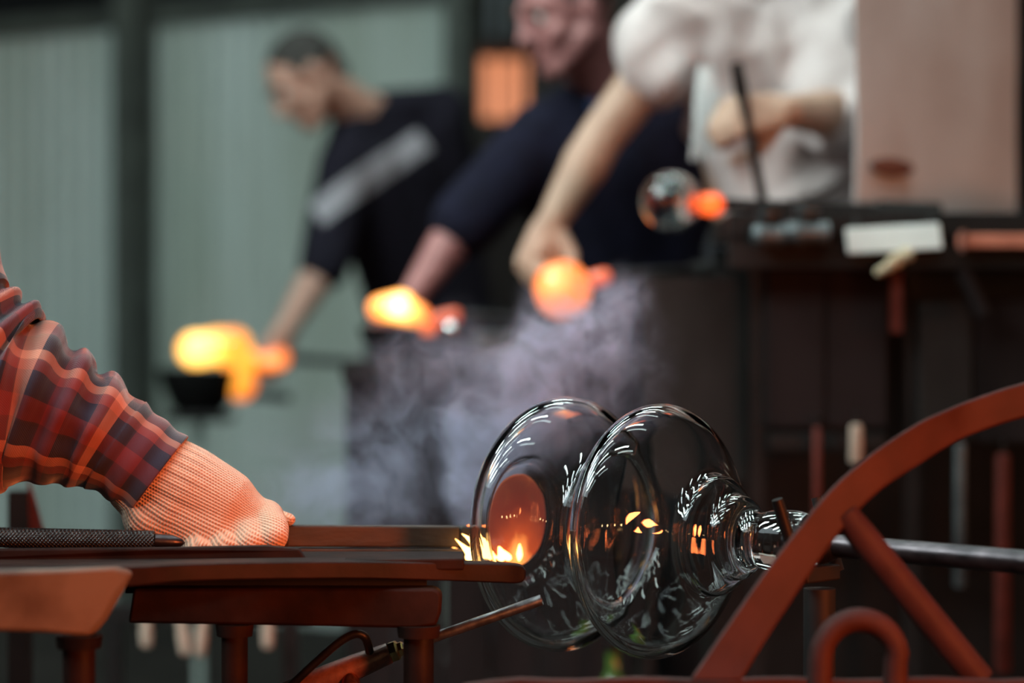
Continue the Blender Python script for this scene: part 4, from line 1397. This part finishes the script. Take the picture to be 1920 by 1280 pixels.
def plaid_mat():
    m = bpy.data.materials.new('plaid_flannel')
    m.use_nodes = True
    n, l = nt(m)
    b = n['Principled BSDF']
    b.inputs['Roughness'].default_value = 0.9
    b.inputs['Sheen Weight'].default_value = 0.35
    b.inputs['Sheen Roughness'].default_value = 0.4
    uv = n.new('ShaderNodeUVMap')
    uv.uv_map = 'UVMap'
    sp = n.new('ShaderNodeSeparateXYZ')
    l.new(uv.outputs[0], sp.inputs[0])
    outs = []
    stops = [(0.0, (0.010, 0.009, 0.028)), (0.25, (0.13, 0.014, 0.022)), (0.49, (0.03, 0.012, 0.018)), (0.51, (0.016, 0.009, 0.020)),
             (0.75, (0.46, 0.19, 0.13)), (0.87, (0.16, 0.05, 0.045)), (0.885, (0.17, 0.03, 0.03))]
    for k, per in (('X', 0.090), ('Y', 0.090)):
        ml = n.new('ShaderNodeMath')
        ml.operation = 'MULTIPLY'
        ml.inputs[1].default_value = 1.0 / per
        l.new(sp.outputs[k], ml.inputs[0])
        fr = n.new('ShaderNodeMath')
        fr.operation = 'FRACT'
        l.new(ml.outputs[0], fr.inputs[0])
        r = n.new('ShaderNodeValToRGB')
        r.color_ramp.interpolation = 'CONSTANT'
        e = r.color_ramp.elements
        e[0].position, e[0].color = stops[0][0], (*stops[0][1], 1)
        e[1].position, e[1].color = stops[1][0], (*stops[1][1], 1)
        for (p, c) in stops[2:]:
            q = e.new(p)
            q.color = (*c, 1)
        l.new(fr.outputs[0], r.inputs[0])
        outs.append(r.outputs[0])
    mix = n.new('ShaderNodeMix')
    mix.data_type = 'RGBA'
    mix.inputs[0].default_value = 0.5
    l.new(outs[0], mix.inputs[6])
    l.new(outs[1], mix.inputs[7])
    # twill weave: fine diagonal threads
    ad = n.new('ShaderNodeMath')
    ad.operation = 'ADD'
    l.new(sp.outputs['X'], ad.inputs[0])
    l.new(sp.outputs['Y'], ad.inputs[1])
    m2 = n.new('ShaderNodeMath')
    m2.operation = 'MULTIPLY'
    m2.inputs[1].default_value = 2 * PI / 0.0022
    l.new(ad.outputs[0], m2.inputs[0])
    sn = n.new('ShaderNodeMath')
    sn.operation = 'SINE'
    l.new(m2.outputs[0], sn.inputs[0])
    bp = n.new('ShaderNodeBump')
    bp.inputs['Strength'].default_value = 0.25
    bp.inputs['Distance'].default_value = 0.0006
    l.new(sn.outputs[0], bp.inputs['Height'])
    l.new(bp.outputs[0], b.inputs['Normal'])
    l.new(mix.outputs[2], b.inputs['Base Color'])
    return m


PLAID = plaid_mat()
fwd = V((1, 0, 0))
J = dict(head=V((-0.80, 2.86, 1.72)), fwd=V((0.9, -0.1, -0.35)), up=V((0.3, 0, 0.95)), neck=V((-0.86, 2.84, 1.53)),
         chest=V((-0.88, 2.84, 1.36)), waist=V((-0.95, 2.84, 1.12)), pelvis=V((-0.98, 2.84, 0.88)),
         shR=V((-0.79, 2.67, 1.44)), shL=V((-0.87, 3.02, 1.44)))
base = V((-0.98, 2.84, 0.0))
pf = thing('person', 'glassmaker in red plaid flannel shirt and knitted cotton glove, reaching in at left', 'person', base)
# bare body under the clothes, off to the left
mb, q, R = head_parts(J['head'], J['fwd'], J['up'], 1.0)
mb.cap(q(0, -0.02, -0.04), 0.055, J['neck'], 0.06)
mb.cap(J['neck'], 0.06, J['chest'], 0.1)
mb.cap(J['chest'], 0.12, J['pelvis'], 0.12)
wl = V((-0.78, 3.02, 0.9))
for (sh, el, wr) in ((J['shR'], E_, P(325, 905, 2.60)), (J['shL'], V((-0.86, 3.1, 1.14)), wl)):
    mb.cap(J['neck'], 0.05, sh, 0.055)
    mb.cap(sh, 0.055, el, 0.042)
    mb.cap(el, 0.04, wr, 0.028)
hand(mb, wl, V((0.75, -0.2, -0.6)), V((0.1, 0.1, -0.9)), 1)
for s_ in (-1, 1):
    hp = J['pelvis'] + V((0.02, s_ * 0.09, -0.03))
    kn = V((-0.60, 2.84 + s_ * 0.13, 0.62))
    an = V((-0.68, 2.84 + s_ * 0.13, 0.09))
    mb.cap(hp, 0.09, kn, 0.055).cap(kn, 0.053, an, 0.036).cap(an, 0.034, an + V((0.13, 0, -0.05)), 0.028)
blob('body', mb, M['skin'], pf, voxel=0.007, smooth=5)
sb = MB()
sb.cap(J['neck'] - V((0, 0, 0.03)), 0.075, J['chest'], 0.135).cap(J['chest'], 0.14, J['waist'], 0.135).cap(J['waist'], 0.135, J['pelvis'], 0.14)
sb.cap(J['neck'] - V((0, 0, 0.03)), 0.06, J['shR'] + V((-0.02, 0.03, 0)), 0.08).cap(J['neck'] - V((0, 0, 0.03)), 0.06, J['shL'], 0.075)
sb.cap(J['shR'] + V((-0.02, 0.03, 0)), 0.09, J['pelvis'] + V((0, -0.06, 0)), 0.11).cap(J['shL'] + V((0, -0.06, 0)), 0.09, J['pelvis'] + V((0, 0.06, 0)), 0.11)
sb.cap(J['shR'] + V((-0.01, 0.01, -0.01)), 0.085, lerp(S_, E_, 0.22), 0.088)
sb.cap(J['shL'], 0.075, V((-0.86, 3.1, 1.14)), 0.062).cap(V((-0.86, 3.1, 1.14)), 0.062, wl + V((-0.01, 0, 0.03)), 0.045)
shirt = blob('shirt', sb, PLAID, pf, voxel=0.010, smooth=6)
uvl = shirt.data.uv_layers.new(name='UVMap')
for lp_ in shirt.data.loops:
    co = shirt.data.vertices[lp_.vertex_index].co
    uvl.data[lp_.index].uv = (co.x + co.y * 0.9, co.z)
tb2 = MB()
for s_ in (-1, 1):
    hp = J['pelvis'] + V((0.02, s_ * 0.09, -0.03))
    kn = V((-0.60, 2.84 + s_ * 0.13, 0.62))
    an = V((-0.68, 2.84 + s_ * 0.13, 0.09))
    tb2.cap(hp, 0.105, kn, 0.07).cap(kn, 0.069, an + V((0, 0, 0.03)), 0.055)
    sbm = MB().cap(an + V((-0.03, 0, -0.04)), 0.045, an + V((0.13, 0, -0.052)), 0.036).cap(an + V((0, 0, 0.04)), 0.046, an, 0.046)
    blob('shoe', sbm, M['shoe'], pf, voxel=0.008, smooth=3)
tb2.cap(J['pelvis'] + V((0, -0.08, -0.02)), 0.12, J['pelvis'] + V((0, 0.08, -0.02)), 0.12)
blob('trousers', tb2, M['jeans'], pf, voxel=0.011, smooth=5)
hb = MB()
hb.ell(q(0, -0.022, 0.044), (0.079, 0.094, 0.08), R).cap(q(0, -0.075, 0.02), 0.045, q(0, -0.07, -0.03), 0.04)
blob('hair', hb, M['hair_brown'], pf, voxel=0.006, smooth=3)
for s_ in (-1, 1):
    e = obj('eye', MB().ell(q(s_ * 0.031, 0.0745, 0.01), 0.0118, None, 14, 8), M['eye'], pf)
    obj('iris', MB().ell(q(s_ * 0.031, 0.0838, 0.009), 0.006, None, 10, 6), M['iris'], e)

# sleeve: swept cloth tube with gathered folds
path_c = [(S_, 0.096), (lerp(S_, E_, 0.45), 0.094), (lerp(S_, E_, 0.75), 0.096), (P(-18, 732, 2.588), 0.100), (P(58, 757, 2.590), 0.084), (P(126, 785, 2.593), 0.068),
          (P(185, 813, 2.596), 0.0585), (P(240, 850, 2.598), 0.0525), (C_, 0.0520)]
ctrl = [(p.x, p.y, p.z, r) for p, r in path_c]
sp_ = spline(ctrl, 28)
pts = [V(p[:3]) for p in sp_]
rad = [p[3] for p in sp_]
ns, na_ = len(pts), 128
arc = [0.0]
for i in range(1, ns):
    arc.append(arc[-1] + (pts[i] - pts[i - 1]).length)
La = arc[-1]
vs, fs, uvs = [], [], []
u = None
for i in range(ns):
    t_ = (pts[min(i + 1, ns - 1)] - pts[max(i - 1, 0)]).normalized()
    if u is None:
        u = V((0, -1, 0))
    u = (u - t_ * u.dot(t_)).normalized()
    v2 = t_.cross(u)
    from_cuff = La - arc[i]
    for k in range(na_ + 1):
        a = 2 * PI * k / na_ - PI
        dirv = u * math.cos(a) + v2 * math.sin(a)
        topness = 0.55 + 0.45 * dirv.z
        # gathered rings between cuff and elbow
        env = min(max((from_cuff - 0.045) / 0.05, 0), 1) * min(max((0.36 - from_cuff) / 0.12, 0.25), 1)
        wob = noise.noise(V((math.cos(a) * 1.1, math.sin(a) * 1.1, from_cuff * 5))) * 2.2
        w_ = math.sin(2 * PI * from_cuff / 0.036 + wob + 1.2 * math.cos(a))
        w2 = noise.noise(V((math.cos(a) * 2.3 + 5, math.sin(a) * 2.3, from_cuff * 14)))
        w3 = noise.noise(V((math.cos(a) * 1.0 + 9, math.sin(a) * 1.0, from_cuff * 7)))
        dsp = env * (0.006 * (0.25 + topness) * (abs(w_) ** 0.8 * (1 if w_ > 0 else -1)) + 0.006 * w2 + 0.006 * w3)
        # stitched cuff: small ridge
        if from_cuff < 0.058:
            dsp += 0.0012 * math.cos(2 * PI * from_cuff / 0.029)
        hang = 0.010 * max(0, -dirv.z) * env
        rr = rad[i] + dsp + hang
        vs.append(pts[i] + dirv * rr)
        uvs.append((from_cuff, 0.03 + a * (0.056 + 0.5 * max(rad[i] - 0.052, 0))))
# turn the cloth in at the cuff
t_ = (pts[-1] - pts[-3]).normalized()
for (din, sc) in ((0.0006, 0.985), (-0.004, 0.95), (-0.02, 0.93)):
    for k in range(na_ + 1):
        p = vs[(ns - 1) * (na_ + 1) + k]
        vs.append(pts[-1] + (p - pts[-1]) * sc + t_ * din)
        uvs.append((-0.001 + 0 * din, uvs[(ns - 1) * (na_ + 1) + k][1]))
for i in range(ns + 2):
    for k in range(na_):
        a = i * (na_ + 1) + k
        fs.append((a, a + 1, a + na_ + 2, a + na_ + 1))
slv = MB().add(vs, fs)
so = obj('sleeve', slv, PLAID, pf, sharp=3.0)
uvl = so.data.uv_layers.new(name='UVMap')
vi = np.empty(len(so.data.loops), dtype=np.int32)
so.data.loops.foreach_get('vertex_index', vi)
uvl.data.foreach_set('uv', np.array(uvs, dtype=np.float32)[vi].ravel())


# knitted cotton glove: one continuous surface with four fingers round the paddle handle and the thumb on its far side
def knit_mat():
    m = bpy.data.materials.new('knitted_cotton')
    m.use_nodes = True
    n, l = nt(m)
    b = n['Principled BSDF']
    b.inputs['Roughness'].default_value = 0.95
    b.inputs['Sheen Weight'].default_value = 0.25
    at = n.new('ShaderNodeAttribute')
    at.attribute_name = 'knit'
    sp = n.new('ShaderNodeSeparateXYZ')
    l.new(at.outputs['Vector'], sp.inputs[0])

    def math_(op, a, b_=None):
        q = n.new('ShaderNodeMath')
        q.operation = op
        for i, x in enumerate((a, b_)):
            if x is None:
                continue
            if hasattr(x, 'is_linked'):
                l.new(x, q.inputs[i])
            else:
                q.inputs[i].default_value = x
        return q.outputs[0]
    # columns of stitches run along the hand, each stitch a small dent
    cols = math_('SINE', math_('MULTIPLY', sp.outputs['Y'], 2 * PI / 0.0034))
    cols2 = math_('SINE', math_('MULTIPLY', sp.outputs['Y'], PI / 0.0034))
    row = math_('SINE', math_('MULTIPLY', sp.outputs['X'], 2 * PI / 0.0034))
    rowshift = math_('MULTIPLY', row, cols2)
    wide = math_('SINE', math_('MULTIPLY', sp.outputs['Y'], 2 * PI / 0.0115))
    h = math_('ADD', math_('MULTIPLY', cols, 0.55), math_('MULTIPLY', rowshift, 0.45))
    h = math_('ADD', h, math_('MULTIPLY', wide, sp.outputs['Z']))
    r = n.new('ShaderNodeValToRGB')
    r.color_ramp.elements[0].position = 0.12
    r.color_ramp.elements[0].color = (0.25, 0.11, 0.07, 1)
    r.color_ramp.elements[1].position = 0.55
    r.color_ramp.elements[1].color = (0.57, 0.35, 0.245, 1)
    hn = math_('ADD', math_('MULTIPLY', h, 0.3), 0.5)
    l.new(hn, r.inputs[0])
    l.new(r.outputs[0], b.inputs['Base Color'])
    bp = n.new('ShaderNodeBump')
    bp.inputs['Strength'].default_value = 0.7
    bp.inputs['Distance'].default_value = 0.0012
    l.new(h, bp.inputs['Height'])
    l.new(bp.outputs[0], b.inputs['Normal'])
    return m


gm = MB()


def gcap(a, ra, b, rb):
    k = DA / FPX
    gm.cap(P(*a), ra * k, P(*b), rb * k)


gcap((290, 888, 2.60), 84, (350, 920, 2.60), 86)
gcap((268, 905, 2.60), 72, (330, 950, 2.60), 84)
gcap((350, 920, 2.60), 86, (410, 950, 2.60), 78)
gcap((330, 950, 2.60), 82, (400, 985, 2.595), 74)
gcap((410, 950, 2.60), 76, (462, 982, 2.60), 60)
gcap((462, 982, 2.60), 60, (492, 1000, 2.60), 50)
gcap((290, 965, 2.592), 62, (470, 1004, 2.586), 48)
# fingers curled over the handle: knuckle, middle joint, tip under the wood
for i, (x, y, r_) in enumerate(((513, 992, 30), (468, 1004, 34), (420, 1012, 34), (372, 1016, 31))):
    gcap((x - 16, y - 20, 2.598), r_ + 8, (x, y, 2.572), r_)
    gcap((x, y, 2.572), r_, (x + 2, y + 14, 2.560), r_ * 0.86)
    gcap((x + 2, y + 14, 2.560), r_ * 0.86, (x, y + 24, 2.592), r_ * 0.62)
    gcap((x, y + 24, 2.592), r_ * 0.62, (x - 2, y + 16, 2.618), r_ * 0.55)
gcap((400, 905, 2.632), 30, (470, 945, 2.645), 22)
gcap((470, 945, 2.645), 21, (520, 968, 2.645), 15)
gcap((520, 968, 2.645), 15, (543, 974, 2.642), 13)
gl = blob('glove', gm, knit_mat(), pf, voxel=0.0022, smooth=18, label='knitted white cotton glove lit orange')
me = gl.data
k_ = len(me.vertices)
co = np.empty(k_ * 3, dtype=np.float32)
me.vertices.foreach_get('co', co)
co = co.reshape(-1, 3)
o_ = np.array(root_loc(gl))
A0 = np.array(P(280, 885, 2.60)) - o_
A1 = np.array(P(520, 1005, 2.60)) - o_
ax_ = (A1 - A0) / np.linalg.norm(A1 - A0)
rel = co - A0
tt_ = rel @ ax_
pr_ = rel - np.outer(tt_, ax_)
e1 = np.array([0, -1, 0]) - ax_ * np.dot(ax_, [0, -1, 0])
e1 /= np.linalg.norm(e1)
e2 = np.cross(ax_, e1)
an_ = np.arctan2(pr_ @ e2, pr_ @ e1)
ribs = np.clip((0.075 - tt_) / 0.03, 0, 1) * 0.6
kn_ = np.stack([tt_, an_ * 0.046, ribs], axis=1).astype(np.float32)
atr = me.attributes.new('knit', 'FLOAT_VECTOR', 'POINT')
atr.data.foreach_set('vector', kn_.ravel())
# dark stitches at the hem of the glove
sm_ = MB()
for x in (246, 254, 262):
    sm_.tube([P(x, 982 + (x - 246) * 0.5, 2.572), P(x + 1, 992 + (x - 246) * 0.4, 2.566)], 0.0012, 8)
obj('stitch', sm_, M['char'], pf, label='short dark hem stitches')

# stool under him
sl = thing('stool', 'worn wooden stool under the plaid shirt glassmaker', 'stool', (-0.99, 2.84, 0.0))
obj('seat', MB().lathe((-0.99, 2.84, 0.695), (0, 0, 1), [(0, 0), (0, 0.17), (0.008, 0.178), (0.03, 0.178), (0.036, 0.17), (0.036, 0)], 32), M['stool'], sl)
for (a, b) in ((1, 1), (1, -1), (-1, 1), (-1, -1)):
    obj('leg', MB().tube([(-0.99 + a * 0.16, 2.84 + b * 0.16, 0), (-0.99 + a * 0.1, 2.84 + b * 0.1, 0.70)], [0.016, 0.02], 12), M['stool'], sl)

# ------------------------------------------------------------------ smoke rising from the burning wood
sx0, sx1 = P(430, 0, 2.8).x, P(1290, 0, 2.95).x
sz0, sz1 = P(0, 1040, 2.8).z, P(0, 430, 2.95).z
smk = MB().box(((sx0 + sx1) / 2, 2.965, (sz0 + sz1) / 2), (sx1 - sx0, 0.21, sz1 - sz0))
ms = bpy.data.materials.new('smoke')
ms.use_nodes = True
n, l = nt(ms)
n.remove(n['Principled BSDF'])
outn = [x for x in n if x.type == 'OUTPUT_MATERIAL'][0]
pv = n.new('ShaderNodeVolumePrincipled')
pv.inputs['Color'].default_value = (0.66, 0.64, 0.82, 1)
pv.inputs['Anisotropy'].default_value = 0.2
l.new(pv.outputs[0], outn.inputs['Volume'])
geo = n.new('ShaderNodeNewGeometry')


def nmath(op, a, b=None, clamp=False):
    q = n.new('ShaderNodeMath')
    q.operation = op
    q.use_clamp = clamp
    for i, x in enumerate((a, b)):
        if x is None:
            continue
        if hasattr(x, 'is_linked'):
            l.new(x, q.inputs[i])
        else:
            q.inputs[i].default_value = x
    return q.outputs[0]


wn_ = n.new('ShaderNodeTexNoise')
wn_.inputs['Scale'].default_value = 9
wn_.inputs['Detail'].default_value = 2
l.new(geo.outputs['Position'], wn_.inputs['Vector'])
wsub = n.new('ShaderNodeVectorMath')
wsub.operation = 'SUBTRACT'
l.new(wn_.outputs['Color'], wsub.inputs[0])
wsub.inputs[1].default_value = (0.5, 0.5, 0.5)
wsc = n.new('ShaderNodeVectorMath')
wsc.operation = 'SCALE'
l.new(wsub.outputs[0], wsc.inputs[0])
wsc.inputs['Scale'].default_value = 0.12
wpos = n.new('ShaderNodeVectorMath')
wpos.operation = 'ADD'
l.new(geo.outputs['Position'], wpos.inputs[0])
l.new(wsc.outputs[0], wpos.inputs[1])
total = None
puffs = [(895, 985, 36, 42, 1.6), (882, 890, 52, 66, 3.4), (925, 810, 70, 66, 2.2), (990, 720, 85, 66, 2.0), (1070, 640, 98, 72, 1.9), (1130, 560, 85, 70, 0.7),
         (700, 860, 180, 130, 0.42), (620, 960, 150, 70, 0.5), (830, 700, 150, 90, 0.40), (1040, 760, 120, 90, 0.6), (1180, 690, 90, 120, 0.35)]
for (x, y, rx, rz, wgt) in puffs:
    c_ = P(x, y, 2.95)
    sb_ = n.new('ShaderNodeVectorMath')
    sb_.operation = 'SUBTRACT'
    l.new(wpos.outputs[0], sb_.inputs[0])
    sb_.inputs[1].default_value = c_
    dv_ = n.new('ShaderNodeVectorMath')
    dv_.operation = 'DIVIDE'
    l.new(sb_.outputs[0], dv_.inputs[0])
    kx = 2.95 / FPX
    dv_.inputs[1].default_value = (rx * kx * 1.5, 0.10, rz * kx * 1.5)
    ln_ = n.new('ShaderNodeVectorMath')
    ln_.operation = 'LENGTH'
    l.new(dv_.outputs[0], ln_.inputs[0])
    f = nmath('SUBTRACT', 1.0, ln_.outputs['Value'], True)
    f = nmath('MULTIPLY', nmath('MULTIPLY', f, f), wgt)
    total = f if total is None else nmath('ADD', total, f)
fn = n.new('ShaderNodeTexNoise')
fn.inputs['Scale'].default_value = 25
fn.inputs['Detail'].default_value = 6
fn.inputs['Roughness'].default_value = 0.62
fn.inputs['Distortion'].default_value = 0.6
l.new(wpos.outputs[0], fn.inputs['Vector'])
fr_ = n.new('ShaderNodeMapRange')
fr_.inputs['From Min'].default_value = 0.42
fr_.inputs['From Max'].default_value = 0.70
l.new(fn.outputs[0], fr_.inputs['Value'])
dn_ = nmath('MULTIPLY', nmath('MULTIPLY', total, nmath('ADD', fr_.outputs[0], 0.05)), 50.0)
l.new(dn_, pv.inputs['Density'])
so_ = obj('smoke', smk, ms, None, smooth=False, recalc=True)
tag(so_, 'thin grey violet smoke drifting up from the burning paddle', 'smoke', kind='stuff')
